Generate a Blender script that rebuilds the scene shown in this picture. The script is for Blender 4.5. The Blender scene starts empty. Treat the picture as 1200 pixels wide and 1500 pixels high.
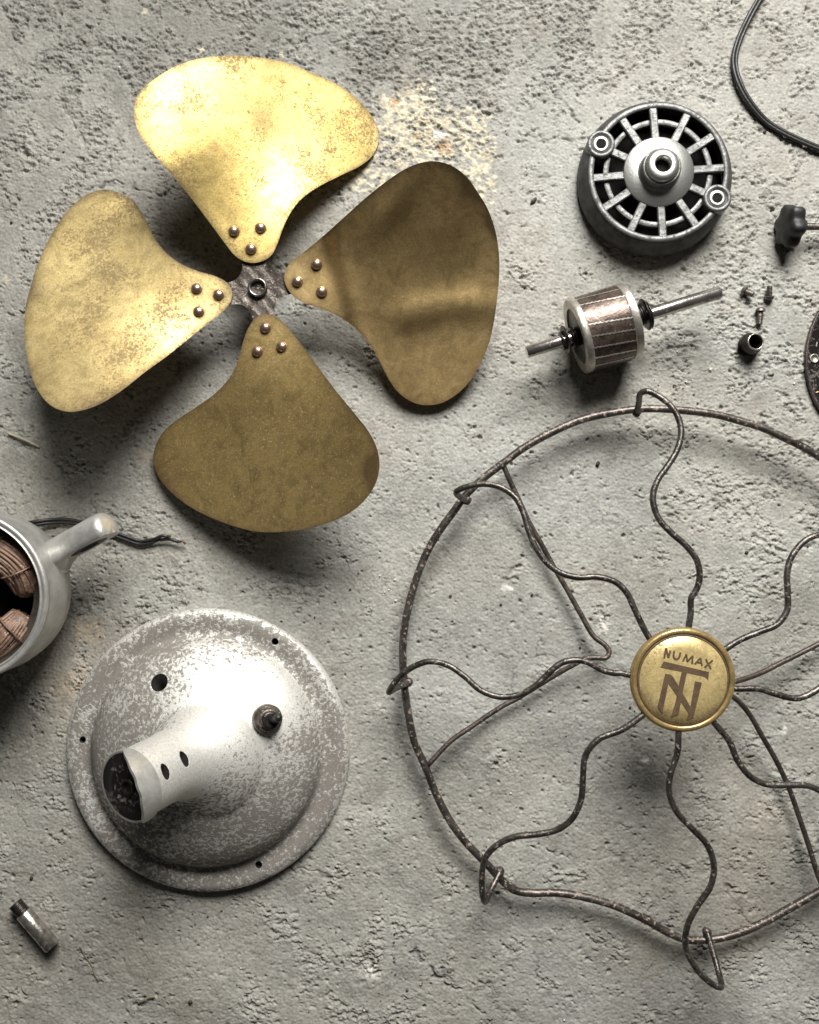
import bpy, math, random
import numpy as np
from mathutils import Vector, Matrix

# ------------------------------------------------------------------ camera, light, exposure
S = 0.0004            # metres per photograph pixel on the floor
D = 1350.0            # camera height in the same pixels
scene = bpy.context.scene
C = scene.collection
random.seed(7)

def P(px, py, z=0.0):
    """world point (still in pixel units) at height z seen at pixel (px, py)"""
    k = 1.0 - z / D
    return Vector(((px - 600.0) * k, (750.0 - py) * k, z))

cam = bpy.data.cameras.new('camera')
cam.sensor_fit = 'VERTICAL'; cam.sensor_height = 24.0; cam.lens = 24.0 * D / 1500.0
cam.clip_start = 0.01; cam.clip_end = 50.0
camo = bpy.data.objects.new('camera', cam); C.objects.link(camo)
camo.location = (0, 0, D * S)
scene.camera = camo

world = bpy.data.worlds.new('World'); scene.world = world; world.use_nodes = True
bg = world.node_tree.nodes['Background']
bg.inputs['Color'].default_value = (1.0, 0.97, 0.92, 1); bg.inputs['Strength'].default_value = 0.03

ld = bpy.data.lights.new('window_light', 'AREA')
ld.shape = 'RECTANGLE'; ld.size = 0.66; ld.size_y = 0.58; ld.energy = 16.2; ld.spread = math.radians(110); ld.color = (1.0, 0.985, 0.95)
lo = bpy.data.objects.new('window_light', ld); C.objects.link(lo)
LP = Vector((560, 2300, 2150)) * S
lo.location = LP
lo.rotation_euler = (Vector((560, -800, 0)) * S - LP).to_track_quat('-Z', 'Y').to_euler()

scene.view_settings.view_transform = 'Standard'
scene.view_settings.look = 'None'
scene.view_settings.exposure = 0.0
scene.view_settings.gamma = 1.0
scene.view_settings.use_curve_mapping = False
scene.cycles.use_denoising = True
scene.cycles.max_bounces = 8

# ------------------------------------------------------------------ node helpers
class NT:
    def __init__(self, name):
        self.m = bpy.data.materials.new(name); self.m.use_nodes = True
        self.t = self.m.node_tree; self.n = self.t.nodes; self.l = self.t.links
        self.b = self.n['Principled BSDF']
        tc = self.n.new('ShaderNodeTexCoord'); self.co = tc.outputs['Object']
    def noise(self, px, detail=4, rough=0.55, dist=0.0, co=None, lac=2.0):
        """noise whose features are about px photograph pixels across"""
        n = self.n.new('ShaderNodeTexNoise')
        n.inputs['Scale'].default_value = 1.0 / (px * S); n.inputs['Detail'].default_value = detail
        n.inputs['Roughness'].default_value = rough; n.inputs['Distortion'].default_value = dist
        self.l.new(co or self.co, n.inputs['Vector']); return n.outputs['Fac']
    def ramp(self, fac, stops):
        r = self.n.new('ShaderNodeValToRGB'); e = r.color_ramp.elements
        while len(e) < len(stops): e.new(0.5)
        for el, (p, c) in zip(e, stops):
            el.position = p
            el.color = (c, c, c, 1) if isinstance(c, (int, float)) else (*c, 1)
        self.l.new(fac, r.inputs['Fac']); return r.outputs['Color']
    def mix(self, fac, a, b, mode='MIX'):
        m = self.n.new('ShaderNodeMix'); m.data_type = 'RGBA'; m.blend_type = mode
        for s, v in ((m.inputs['Factor'], fac), (m.inputs['A'], a), (m.inputs['B'], b)):
            if hasattr(v, 'links') or isinstance(v, bpy.types.NodeSocket): self.l.new(v, s)
            elif isinstance(v, (int, float)): s.default_value = v
            else: s.default_value = (*v, 1)
        return m.outputs['Result']
    def math(self, op, a, b=0.0):
        m = self.n.new('ShaderNodeMath'); m.operation = op
        for s, v in ((m.inputs[0], a), (m.inputs[1], b)):
            if isinstance(v, bpy.types.NodeSocket): self.l.new(v, s)
            else: s.default_value = v
        return m.outputs[0]
    def attr(self, name, out='Color'):
        a = self.n.new('ShaderNodeAttribute'); a.attribute_name = name; return a.outputs[out]
    def set(self, **kw):
        for k, v in kw.items():
            s = self.b.inputs[{'color': 'Base Color', 'metal': 'Metallic', 'rough': 'Roughness', 'spec': 'Specular IOR Level', 'coat': 'Coat Weight'}[k]]
            if isinstance(v, bpy.types.NodeSocket): self.l.new(v, s)
            elif isinstance(v, (int, float)): s.default_value = v
            else: s.default_value = (*v, 1)
    def bump(self, h, px, strength=1.0):
        b = self.n.new('ShaderNodeBump'); b.inputs['Distance'].default_value = px * S
        if isinstance(strength, bpy.types.NodeSocket): self.l.new(strength, b.inputs['Strength'])
        else: b.inputs['Strength'].default_value = strength
        self.l.new(h, b.inputs['Height']); self.l.new(b.outputs['Normal'], self.b.inputs['Normal'])

# ------------------------------------------------------------------ materials
def mat_concrete():
    t = NT('concrete')
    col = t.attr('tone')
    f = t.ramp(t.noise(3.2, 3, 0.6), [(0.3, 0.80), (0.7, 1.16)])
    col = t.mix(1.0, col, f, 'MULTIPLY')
    sp = t.ramp(t.noise(5.5, 2, 0.5, 0.4), [(0.70, 0.0), (0.74, 1.0)])
    col = t.mix(t.math('MULTIPLY', sp, 0.55), col, (0.10, 0.09, 0.08))
    t.set(color=col, rough=0.72, spec=0.35)
    t.bump(t.math('ADD', t.noise(3.4, 4, 0.7), t.math('MULTIPLY', t.noise(9, 5, 0.7), 0.8)), 1.9, t.math('ADD', 0.38, t.math('MULTIPLY', t.attr('torn', 'Fac'), 0.62)))
    return t.m

def mat_brass(name, base, dark, tarn=0.5, speck=0.62, rough=(0.34, 0.55), seed=0.0, metal=0.85, spot_px=3.6, fleck=0.0):
    t = NT(name)
    mp = t.n.new('ShaderNodeMapping'); mp.inputs['Location'].default_value = (seed, seed * 1.7, seed * .3)
    t.l.new(t.co, mp.inputs['Vector']); t.co = mp.outputs['Vector']
    big = t.noise(150, 3, 0.5, 0.5); mid = t.noise(40, 5, 0.65); fine = t.noise(spot_px, 4, 0.7, 0.6); gr = t.noise(2.6, 2, 0.6)
    m1 = t.ramp(t.math('ADD', t.math('MULTIPLY', big, 0.65), t.math('MULTIPLY', mid, 0.35)), [(0.44 - 0.2 * (tarn - .5), 0.0), (0.66 - 0.2 * (tarn - .5), 1.0)])
    col = t.mix(m1, base, dark)
    col = t.mix(1.0, col, t.ramp(gr, [(0.3, 0.80), (0.72, 1.2)]), 'MULTIPLY')
    clus = t.ramp(t.noise(75, 3, 0.6, 0.3), [(0.46, 0.0), (0.64, 0.16)])
    s = t.ramp(t.math('ADD', fine, clus), [(speck + .02, 0.0), (speck + .17, 1.0)])
    smear = t.ramp(t.noise(34, 5, 0.7, 1.6), [(0.42, 0.0), (0.68, 0.68)])
    col = t.mix(smear, col, tuple(v * .62 for v in dark))
    col = t.mix(t.math('MULTIPLY', s, 0.70), col, (0.11, 0.07, 0.028))
    fl = t.ramp(t.noise(3.0, 3, 0.6, 0.8), [(0.575, 0.0), (0.66, fleck)])
    col = t.mix(fl, col, (0.72, 0.60, 0.36))
    ed = t.attr('grime', 'Fac')
    g2 = t.ramp(t.math('MULTIPLY', ed, t.math('ADD', 0.45, mid)), [(0.12, 0.0), (0.85, 1.0)])
    col = t.mix(t.math('MULTIPLY', g2, 0.85), col, (0.075, 0.045, 0.02))
    mp2 = t.n.new('ShaderNodeMapping'); mp2.inputs['Scale'].default_value = (1.0, 0.06, 1.0); mp2.inputs['Rotation'].default_value = (0, 0, 0.7 + seed * 9)
    t.l.new(t.co, mp2.inputs['Vector'])
    scr = t.ramp(t.noise(2.2, 2, 0.5, 0.0, mp2.outputs['Vector']), [(0.70, 0.0), (0.76, 1.0)])
    col = t.mix(t.math('MULTIPLY', scr, 0.22), col, (0.85, 0.75, 0.5))
    t.set(color=col, metal=t.math('SUBTRACT', metal, t.math('MULTIPLY', t.math('MAXIMUM', s, g2), 0.4)))
    r = t.ramp(t.math('ADD', t.math('MULTIPLY', mid, 0.7), t.math('MULTIPLY', s, 0.4)), [(0.25, rough[0]), (0.75, rough[1])])
    t.set(rough=r)
    t.bump(gr, 0.35, 0.35)
    return t.m

def mat_metal(name, a, b, px=12, metal=0.9, rough=0.4, speck=None, speck_px=5, cut=0.55, bump=0.4, mix=(0.4, 0.62)):
    t = NT(name)
    n = t.noise(px, 5, 0.65)
    col = t.mix(t.ramp(n, [(mix[0], 0.0), (mix[1], 1.0)]), a, b)
    f = t.noise(speck_px, 3, 0.6)
    if speck:
        s = t.ramp(f, [(cut, 0.0), (cut + .07, 1.0)])
        col = t.mix(s, col, speck)
        t.set(metal=t.math('SUBTRACT', metal, t.math('MULTIPLY', s, metal * 0.7)), rough=t.math('ADD', t.math('MULTIPLY', s, 0.3), rough))
    else:
        t.set(metal=metal, rough=t.ramp(n, [(0.3, rough * .85), (0.7, min(1, rough * 1.25))]))
    t.set(color=col)
    t.bump(f, 0.8, bump)
    return t.m

M = {}
M['concrete'] = mat_concrete()
M['brass_bright'] = mat_brass('brass_bright', (0.72, 0.55, 0.205), (0.55, 0.40, 0.14), 0.45, 0.515, (0.42, 0.58), 0.013)
M['brass_spotted'] = mat_brass('brass_spotted', (0.76, 0.60, 0.28), (0.56, 0.42, 0.18), 0.5, 0.50, (0.42, 0.60), 0.131, spot_px=4.0)
M['brass_dark'] = mat_brass('brass_dark', (0.74, 0.53, 0.24), (0.48, 0.33, 0.14), 0.45, 0.60, (0.32, 0.50), 0.257, metal=0.68, fleck=0.35)
M['brass_olive'] = mat_brass('brass_olive', (0.46, 0.33, 0.13), (0.32, 0.225, 0.085), 0.5, 0.62, (0.42, 0.58), 0.371, metal=0.72, fleck=0.5)
M['brass_badge'] = mat_brass('brass_badge', (0.74, 0.58, 0.27), (0.60, 0.45, 0.20), 0.4, 0.49, (0.36, 0.52), 0.45, spot_px=4, metal=0.5)
M['brass_rim'] = mat_brass('brass_rim', (0.55, 0.40, 0.17), (0.33, 0.23, 0.10), 0.5, 0.58, (0.3, 0.45), 0.55, spot_px=4, metal=0.65)
M['rivet'] = mat_metal('rivet_copper', (0.56, 0.41, 0.32), (0.34, 0.23, 0.17), 6, 0.9, 0.30)
M['rusty_steel'] = mat_metal('rusty_steel', (0.17, 0.145, 0.125), (0.06, 0.048, 0.04), 10, 0.7, 0.42, (0.36, 0.32, 0.28), 5, 0.60, 1.0)
M['sleeve'] = mat_metal('sleeve_steel', (0.30, 0.28, 0.26), (0.12, 0.11, 0.10), 8, 0.9, 0.3)
M['wire'] = mat_metal('wire_steel', (0.12, 0.108, 0.095), (0.05, 0.045, 0.04), 16, 0.75, 0.36, (0.24, 0.20, 0.17), 5, 0.59, 0.9)
M['ring_wire'] = mat_metal('ring_steel', (0.125, 0.112, 0.10), (0.06, 0.05, 0.043), 22, 0.7, 0.40, (0.30, 0.235, 0.19), 6, 0.57, 1.0)
M['rust_wire'] = mat_metal('rust_wire', (0.11, 0.088, 0.074), (0.05, 0.042, 0.037), 14, 0.6, 0.45, (0.22, 0.17, 0.14), 5, 0.62, 1.0)
M['engraved'] = mat_metal('engraved_letters', (0.12, 0.075, 0.04), (0.07, 0.045, 0.025), 10, 0.2, 0.6)
M['cast_dark'] = mat_metal('cast_dark', (0.075, 0.075, 0.073), (0.045, 0.045, 0.044), 18, 0.45, 0.6, None, 3, 0.6, 0.8)
M['cast_light'] = mat_metal('cast_light', (0.215, 0.215, 0.208), (0.12, 0.12, 0.116), 14, 0.7, 0.5, (0.09, 0.09, 0.085), 5, 0.60, 0.9)
M['machined'] = mat_metal('machined_aluminium', (0.52, 0.52, 0.49), (0.36, 0.36, 0.34), 16, 0.9, 0.36, None, 3, 0.6, 0.3)
M['black'] = mat_metal('black_recess', (0.012, 0.011, 0.01), (0.02, 0.018, 0.016), 10, 0.0, 0.8)  # near-black colour stands in for the shade inside holes and recesses
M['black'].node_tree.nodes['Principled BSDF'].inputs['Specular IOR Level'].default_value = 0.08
M['steel'] = mat_metal('bright_steel', (0.62, 0.59, 0.55), (0.40, 0.37, 0.34), 14, 0.95, 0.24, (0.10, 0.085, 0.07), 7, 0.64, 0.4)
M['worn_steel'] = mat_metal('worn_steel', (0.58, 0.54, 0.49), (0.30, 0.27, 0.24), 10, 0.9, 0.30, (0.09, 0.075, 0.06), 6, 0.58, 0.6)
M['dark_steel'] = mat_metal('dark_steel', (0.055, 0.048, 0.042), (0.025, 0.022, 0.02), 8, 0.7, 0.35, (0.18, 0.15, 0.12), 4, 0.68, 0.6)
M['endring'] = mat_metal('end_ring_aluminium', (0.58, 0.55, 0.49), (0.40, 0.37, 0.32), 12, 0.85, 0.40, (0.20, 0.17, 0.14), 5, 0.62, 0.5)
M['lamination'] = mat_metal('brown_lamination', (0.13, 0.095, 0.078), (0.06, 0.043, 0.035), 10, 0.65, 0.36, (0.26, 0.21, 0.18), 4, 0.66, 0.6)
M['bakelite'] = mat_metal('black_bakelite', (0.012, 0.011, 0.0105), (0.008, 0.0075, 0.007), 10, 0.0, 0.5, None, 4, 0.6, 0.4)
M['rubber'] = mat_metal('black_rubber', (0.022, 0.021, 0.02), (0.012, 0.012, 0.011), 14, 0.0, 0.42, None, 3, 0.6, 0.5)
M['silver'] = mat_metal('silver_paint', (0.54, 0.53, 0.50), (0.40, 0.395, 0.37), 26, 0.6, 0.44, (0.26, 0.25, 0.23), 5, 0.66, 0.6)
M['coil'] = mat_metal('cloth_coil', (0.25, 0.155, 0.105), (0.11, 0.066, 0.046), 14, 0.05, 0.5, (0.45, 0.33, 0.25), 6, 0.62, 1.0)
M['stator'] = mat_metal('stator_steel', (0.10, 0.085, 0.07), (0.05, 0.042, 0.036), 12, 0.4, 0.5, None, 4, 0.6, 0.8)
M['twig'] = mat_metal('dry_straw', (0.52, 0.48, 0.38), (0.34, 0.30, 0.22), 8, 0.0, 0.8, None, 3, 0.6, 0.6)
M['dry_grass'] = mat_metal('dry_grass', (0.22, 0.19, 0.13), (0.12, 0.10, 0.07), 8, 0.0, 0.8, None, 3, 0.6, 0.6)
M['crumb'] = mat_metal('dark_crumb', (0.05, 0.035, 0.028), (0.025, 0.02, 0.017), 5, 0.0, 0.6, None, 3, 0.6, 0.8)
M['grit'] = mat_metal('grit', (0.62, 0.59, 0.52), (0.06, 0.05, 0.042), 60, 0.0, 0.85, None, 3, 0.6, 0.4, (0.46, 0.5))
M['copper'] = mat_metal('bare_copper', (0.20, 0.13, 0.08), (0.09, 0.06, 0.04), 6, 0.6, 0.4, None, 3, 0.6, 0.8)

def mat_base():
    t = NT('worn_silver_paint')
    wear_highlight = t.attr('wear_highlight', 'Fac')
    big = t.noise(60, 4, 0.65); f = t.noise(5.4, 4, 0.66, 0.3); g = t.noise(2.8, 2, 0.6)
    th = t.math('ADD', t.math('MULTIPLY', t.math('SUBTRACT', wear_highlight, 0.5), 0.36), t.math('MULTIPLY', t.math('SUBTRACT', big, 0.5), 0.42))
    s = t.ramp(t.math('ADD', f, th), [(0.46, 0.0), (0.58, 1.0)])
    col = t.mix(s, (0.70, 0.685, 0.64), (0.235, 0.215, 0.19))
    col = t.mix(1.0, col, t.ramp(g, [(0.3, 0.82), (0.7, 1.12)]), 'MULTIPLY')
    t.set(color=col, metal=t.math('SUBTRACT', 0.58, t.math('MULTIPLY', s, 0.35)), rough=t.math('ADD', 0.55, t.math('MULTIPLY', s, 0.14)))
    t.bump(t.math('SUBTRACT', t.math('MULTIPLY', g, 0.4), s), 0.6, 0.5)
    return t.m
M['base'] = mat_base()

def mat_plate():
    t = NT('worn_black_plate')
    n = t.noise(9, 4, 0.65, 1.2); b = t.noise(28, 3, 0.6)
    s = t.ramp(t.math('ADD', t.math('MULTIPLY', n, 0.6), t.math('MULTIPLY', b, 0.4)), [(0.535, 0.0), (0.575, 1.0)])
    col = t.mix(s, (0.016, 0.014, 0.013), (0.17, 0.145, 0.135))
    t.set(color=col, metal=0.3, rough=0.42); t.bump(n, 0.6, 0.5)
    return t.m
M['plate'] = mat_plate()

# ------------------------------------------------------------------ object helpers
def thing(name, label, cat, base, group=None):
    o = bpy.data.objects.new(name, None); C.objects.link(o)
    o.empty_display_size = 0.01
    o.location = Vector(base) * S
    o['label'] = label; o['category'] = cat
    if group: o['group'] = group
    o['_b'] = list(base)
    return o

def make_mesh(name, verts, faces, smooth=True):
    me = bpy.data.meshes.new(name)
    me.from_pydata([tuple(v) for v in verts], [], faces)
    me.validate(); me.update()
    if smooth: me.polygons.foreach_set('use_smooth', [True] * len(me.polygons))
    return me

def fix_normals(me):
    import bmesh
    bm = bmesh.new(); bm.from_mesh(me)
    bmesh.ops.recalc_face_normals(bm, faces=bm.faces); bm.to_mesh(me); bm.free()

def root_of(o):
    while o.parent: o = o.parent
    return o

def part(parent, name, geo, mat, smooth=True, sharp=None, off=None):
    """geo = (verts, faces) in world pixel units; becomes a mesh child of parent"""
    v, f = geo
    b = Vector(root_of(parent)['_b']) if parent else (off or Vector((0, 0, 0)))
    me = make_mesh(name, [(Vector(p) - b) * S for p in v], f, smooth)
    fix_normals(me)
    me.materials.append(M[mat])
    if sharp: me.set_sharp_from_angle(angle=math.radians(sharp))
    o = bpy.data.objects.new(name, me); C.objects.link(o)
    if parent: o.parent = parent
    else: o.location = b * S
    return o

def lone(name, geo, mat, label, cat, base, group=None, sharp=None):
    o = part(None, name, geo, mat, True, sharp, Vector(base))
    o['label'] = label; o['category'] = cat
    if group: o['group'] = group
    return o

def xf(geo, m):
    v, f = geo
    return ([m @ Vector(p) for p in v], f)

def merge(*gs):
    V, F = [], []
    for v, f in gs:
        k = len(V); V += list(v); F += [tuple(i + k for i in q) for q in f]
    return V, F

def crom(pts, n=8, closed=False):
    pts = [Vector(p) for p in pts]; out = []
    N = len(pts)
    rng = range(N) if closed else range(N - 1)
    for i in rng:
        if closed: p0, p1, p2, p3 = pts[i - 1], pts[i], pts[(i + 1) % N], pts[(i + 2) % N]
        else:
            p1, p2 = pts[i], pts[i + 1]
            p0 = pts[i - 1] if i else p1 * 2 - p2
            p3 = pts[i + 2] if i + 2 < N else p2 * 2 - p1
        # centripetal
        d1 = max((p1 - p0).length, 1e-4) ** .5; d2 = max((p2 - p1).length, 1e-4) ** .5; d3 = max((p3 - p2).length, 1e-4) ** .5
        m1 = (p1 - p0) / d1 - (p2 - p0) / (d1 + d2) + (p2 - p1) / d2
        m2 = (p2 - p1) / d2 - (p3 - p1) / (d2 + d3) + (p3 - p2) / d3
        m1 *= d2; m2 *= d2
        for k in range(n):
            t = k / n; t2 = t * t; t3 = t2 * t
            out.append(p1 * (2*t3 - 3*t2 + 1) + m1 * (t3 - 2*t2 + t) + p2 * (-2*t3 + 3*t2) + m2 * (t3 - t2))
    if not closed: out.append(pts[-1])
    return out

def tube(path, r, seg=12, closed=False, jit=0.0, flat=1.0, up=None):
    """swept round tube; r number, list or function of 0..1"""
    n = len(path); V = []; F = []
    tang = []
    for i in range(n):
        a = path[i - 1] if (i or closed) else path[i]; b = path[(i + 1) % n] if (i < n - 1 or closed) else path[i]
        tang.append((b - a).normalized())
    nrm = (up or Vector((0.13, 0.21, 0.97))); nrm = (nrm - tang[0] * nrm.dot(tang[0])).normalized()
    for i in range(n):
        nrm = nrm - tang[i] * nrm.dot(tang[i])
        if nrm.length < 1e-6: nrm = tang[i].orthogonal()
        nrm.normalize(); bi = tang[i].cross(nrm)
        rr = r(i / (n - 1)) if callable(r) else (r[i] if isinstance(r, (list, tuple)) else r)
        rr *= 1 + random.uniform(-jit, jit)
        for k in range(seg):
            a = 2 * math.pi * k / seg
            V.append(path[i] + nrm * (math.cos(a) * rr * flat) + bi * (math.sin(a) * rr))
    m = n if closed else n - 1
    for i in range(m):
        for k in range(seg):
            a = i * seg + k; b = i * seg + (k + 1) % seg
            c = ((i + 1) % n) * seg + (k + 1) % seg; d = ((i + 1) % n) * seg + k
            F.append((a, b, c, d))
    if not closed:
        F.append(tuple(range(seg))[::-1]); F.append(tuple(range((n - 1) * seg, n * seg)))
    return V, F

def lathe(prof, seg=64, closed=False, a0=0.0, a1=2 * math.pi, cap=False):
    """revolve (r, z) pairs around z; closed joins last profile point to first"""
    V = []; F = []
    full = abs(a1 - a0 - 2 * math.pi) < 1e-6
    n = seg if full else seg + 1
    for r, z in prof:
        for k in range(n):
            a = a0 + (a1 - a0) * k / seg
            V.append(Vector((r * math.cos(a), r * math.sin(a), z)))
    m = len(prof)
    for i in range(m if closed else m - 1):
        j = (i + 1) % m
        for k in range(seg):
            k2 = (k + 1) % n
            F.append((i * n + k, i * n + k2, j * n + k2, j * n + k))
    if cap:
        F.append(tuple(range(n))[::-1]); F.append(tuple(range((m - 1) * n, m * n)))
    return V, F

def axis_matrix(origin, direction, roll_up=Vector((0, 0, 1))):
    """local z -> direction"""
    z = Vector(direction).normalized()
    x = roll_up.cross(z)
    if x.length < 1e-4: x = Vector((1, 0, 0))
    x.normalize(); y = z.cross(x)
    m = Matrix((x, y, z)).transposed().to_4x4(); m.translation = Vector(origin)
    return m

def box(x0, x1, y0, y1, z0, z1, bev=0.0):
    V = []; F = []
    b = bev
    lay = [(z0, 0), (z1 - b, 0), (z1, b)] if b else [(z0, 0), (z1, 0)]
    for z, i in lay:
        V += [Vector((x0 + i, y0 + i, z)), Vector((x1 - i, y0 + i, z)), Vector((x1 - i, y1 - i, z)), Vector((x0 + i, y1 - i, z))]
    for k in range(len(lay) - 1):
        for q in range(4): F.append((k*4 + q, k*4 + (q+1) % 4, k*4 + 4 + (q+1) % 4, k*4 + 4 + q))
    F.append((3, 2, 1, 0)); L = (len(lay) - 1) * 4; F.append((L, L+1, L+2, L+3))
    return V, F

def prism(poly, z0, z1):
    n = len(poly)
    V = [Vector((x, y, z0)) for x, y in poly] + [Vector((x, y, z1)) for x, y in poly]
    F = [tuple(range(n))[::-1], tuple(range(n, 2 * n))] + [(i, (i+1) % n, n + (i+1) % n, n + i) for i in range(n)]
    return V, F

def sstep(a, b, x):
    t = min(1.0, max(0.0, (x - a) / (b - a))); return t * t * (3 - 2 * t)

def shell(outline, centre, zf, th, rings=22, sub=7):
    """sheet-metal plate: traced outline, height function over the traced plan, thickness th"""
    pts = crom([Vector((x, y, 0)) for x, y in outline], sub, True); n = len(pts)
    V = []; F = []
    cx, cy = centre
    def layer(dz):
        s = len(V)
        V.append(P(cx, cy, zf(cx, cy) + dz))
        for k in range(1, rings + 1):
            t = (k / rings) ** 0.85
            for p in pts:
                x = cx + (p.x - cx) * t; y = cy + (p.y - cy) * t
                V.append(P(x, y, zf(x, y) + dz))
        for i in range(n): F.append((s, s + 1 + i, s + 1 + (i+1) % n))
        for k in range(rings - 1):
            for i in range(n):
                a = s + 1 + k * n + i; b = s + 1 + k * n + (i+1) % n
                F.append((a, a + n, b + n, b))
        return s
    layer(0.0); layer(-th)
    s = len(V)
    for dz in (0.0, -th):
        for p in pts: V.append(P(p.x, p.y, zf(p.x, p.y) + dz))
    for i in range(n): F.append((s + i, s + (i+1) % n, s + n + (i+1) % n, s + n + i))
    return V, F

def copy_part(o, parent, loc, rot=None):
    c = o.copy(); C.objects.link(c); c.parent = parent; c.location = loc
    if rot is not None: c.rotation_euler = rot
    return c

# ------------------------------------------------------------------ the concrete floor
def build_floor():
    rng = np.random.default_rng(11)
    d = 1.4; x0, x1, y0, y1 = -100, 1300, -100, 1600
    nx = int((x1 - x0) / d) + 1; ny = int((y1 - y0) / d) + 1
    X = (x0 + d * np.arange(nx))[None, :].repeat(ny, 0); Y = (y0 + d * np.arange(ny))[:, None].repeat(nx, 1)
    fx = np.fft.rfftfreq(nx, d)[None, :]; fy = np.fft.fftfreq(ny, d)[:, None]
    def bn(wl, bw=0.45, ax=1.0, ay=1.0):
        f = np.sqrt((fx * ax) ** 2 + (fy * ay) ** 2) + 1e-9
        g = np.exp(-(np.log2(f * wl) ** 2) / (2 * bw * bw))
        z = np.fft.irfft2(np.fft.rfft2(rng.standard_normal((ny, nx))) * g, s=(ny, nx))
        return z / z.std()
    ss = lambda a, b, v: (lambda t: t * t * (3 - 2 * t))(np.clip((v - a) / (b - a), 0, 1))
    blob = lambda cx, cy, rx, ry: np.exp(-(((X - cx) / rx) ** 2 + ((Y - cy) / ry) ** 2))
    n6, n9, n14, n26, n50, n110, n260 = bn(6, .45, 1.35), bn(9, .45, 1.45), bn(14, .5, 1.5), bn(26, .45, 1.2), bn(50), bn(110, .5), bn(260, .5)
    # rough (torn, flaked) against smooth (troweled, painted) zones
    bias = 0.9 * blob(850, 40, 420, 130) + 0.9 * blob(1120, 420, 260, 190) + 0.6 * blob(400, 40, 420, 130) + 0.5 * blob(60, 230, 200, 200) \
        + 0.7 * blob(640, 190, 120, 110) + 0.7 * blob(1090, 760, 160, 130) + 0.5 * blob(470, 1430, 140, 120) + 0.4 * blob(470, 840, 120, 60) + 0.4 * blob(200, 850, 120, 90) \
        - 0.9 * blob(700, 1040, 250, 260) - 0.5 * blob(820, 280, 110, 140) - 0.5 * blob(650, 660, 100, 120) - 0.5 * blob(860, 760, 160, 120) - 0.4 * blob(280, 1430, 200, 100)
    R = ss(-0.10, 1.10, 0.45 * n110 + 0.35 * n50 + bias)
    h = 1.4 * n260 + 0.40 * n110 * (0.4 + R)
    n4 = bn(4.6, .4)
    f = 0.62 * n14 + 0.58 * n9 + 0.42 * n6 + 0.22 * n4 + 0.25 * n26
    lim = -1.95 + 2.25 * R
    dn = np.minimum(f - lim, 0.0); h += 1.35 * np.maximum(dn, -1.35) + 0.45 * np.maximum(dn + 1.35, -1.5) * (dn < -1.35) + 0.10 * f + 0.10 * n6 + 0.09 * n4 + R * 0.22 * n4
    # thin skin of old paint broken into flakes: a real little step along its edge
    fl = n50 * 0.6 + n26 * 0.5 + n14 * 0.35
    h += 1.0 * ss(0.25, 0.42, fl) * (0.25 + 0.75 * R)
    fl2 = bn(34) * 0.7 + bn(12) * 0.4
    h -= 0.9 * ss(1.0, 1.15, fl2) * (0.35 + R)
    # pits
    p1 = bn(17, .35); p2 = bn(9.5, .35)
    h -= np.clip(p1 - 1.95, 0, 1.1) * 4.6 * ss(-0.9, 0.3, n110 + 0.4 * R)
    h -= np.clip(p2 - 2.35, 0, 1.0) * 4.2
    pit = np.clip((p1 - 2.0) * 1.2, 0, 1) * ss(-0.9, 0.3, n110)
    spots = [(88, 16, 7, 3), (30, 215, 11, 3.5), (125, 205, 10, 3), (83, 93, 7, 3), (747, 853, 8, 3.5), (755, 835, 6, 2.5), (538, 1408, 10, 4.5), (535, 1425, 14, 3),
             (1068, 1305, 6, 3), (1100, 1120, 6, 3), (945, 1113, 9, 2), (770, 60, 9, -2.5), (840, 95, 22, -4), (1180, 75, 9, 3), (1136, 32, 5, 3), (1105, 1195, 4, 2.5), (1095, 810, 3, 2), (30, 1452, 5, 2),
             (640, 1220, 5, 2), (605, 1225, 5, 3)]
    jx, jy = 3.2 * n26 + 1.5 * n9, 3.2 * bn(26) + 1.5 * n14
    for sx, sy, r, dep in spots:
        q = ((X + jx - sx) ** 2 + (Y + jy - sy) ** 2) / (r * r)
        h -= dep * np.exp(-q ** 1.5)
    # hairline cracks and gouges
    CM = np.zeros(X.shape)
    def crack(pts, w, dep):
        nonlocal h, CM
        dm = np.full(X.shape, 1e9); XX = X + jx * .8; YY = Y + jy * .8
        for (ax, ay), (bx, by) in zip(pts[:-1], pts[1:]):
            L = (bx - ax) ** 2 + (by - ay) ** 2
            t = np.clip(((XX - ax) * (bx - ax) + (YY - ay) * (by - ay)) / L, 0, 1)
            dm = np.minimum(dm, (XX - ax - t * (bx - ax)) ** 2 + (YY - ay - t * (by - ay)) ** 2)
        line = np.exp(-dm / (w * w)) * np.clip(0.75 + 0.5 * n26, 0.1, 1.3)
        h -= dep * line; CM = np.maximum(CM, line * min(1.0, dep / 2.6))
    crack([(800, 120), (830, 155), (855, 185)], 1.6, 2.4)
    crack([(826, 202), (842, 205), (855, 200)], 1.4, 2.2)
    crack([(606, 1392), (630, 1420), (655, 1442), (676, 1452)], 2.4, 4.0)
    crack([(684, 1462), (705, 1482), (712, 1500)], 1.8, 3.0)
    crack([(130, 276), (170, 270), (215, 276), (245, 282)], 1.6, 2.6)
    crack([(0, 156), (40, 145), (78, 142)], 1.5, 2.4)
    crack([(3, 12), (15, 38), (28, 58)], 1.6, 2.6)
    crack([(400, 1262), (460, 1280), (500, 1290)], 1.6, 2.0)
    crack([(780, 1238), (800, 1240), (830, 1258)], 1.6, 2.6)
    crack([(870, 1262), (905, 1256), (935, 1262)], 1.6, 2.6)
    crack([(1075, 75), (1100, 78), (1150, 86)], 1.4, 2.0)
    crack([(790, 258), (815, 256)], 1.3, 1.8)
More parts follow.
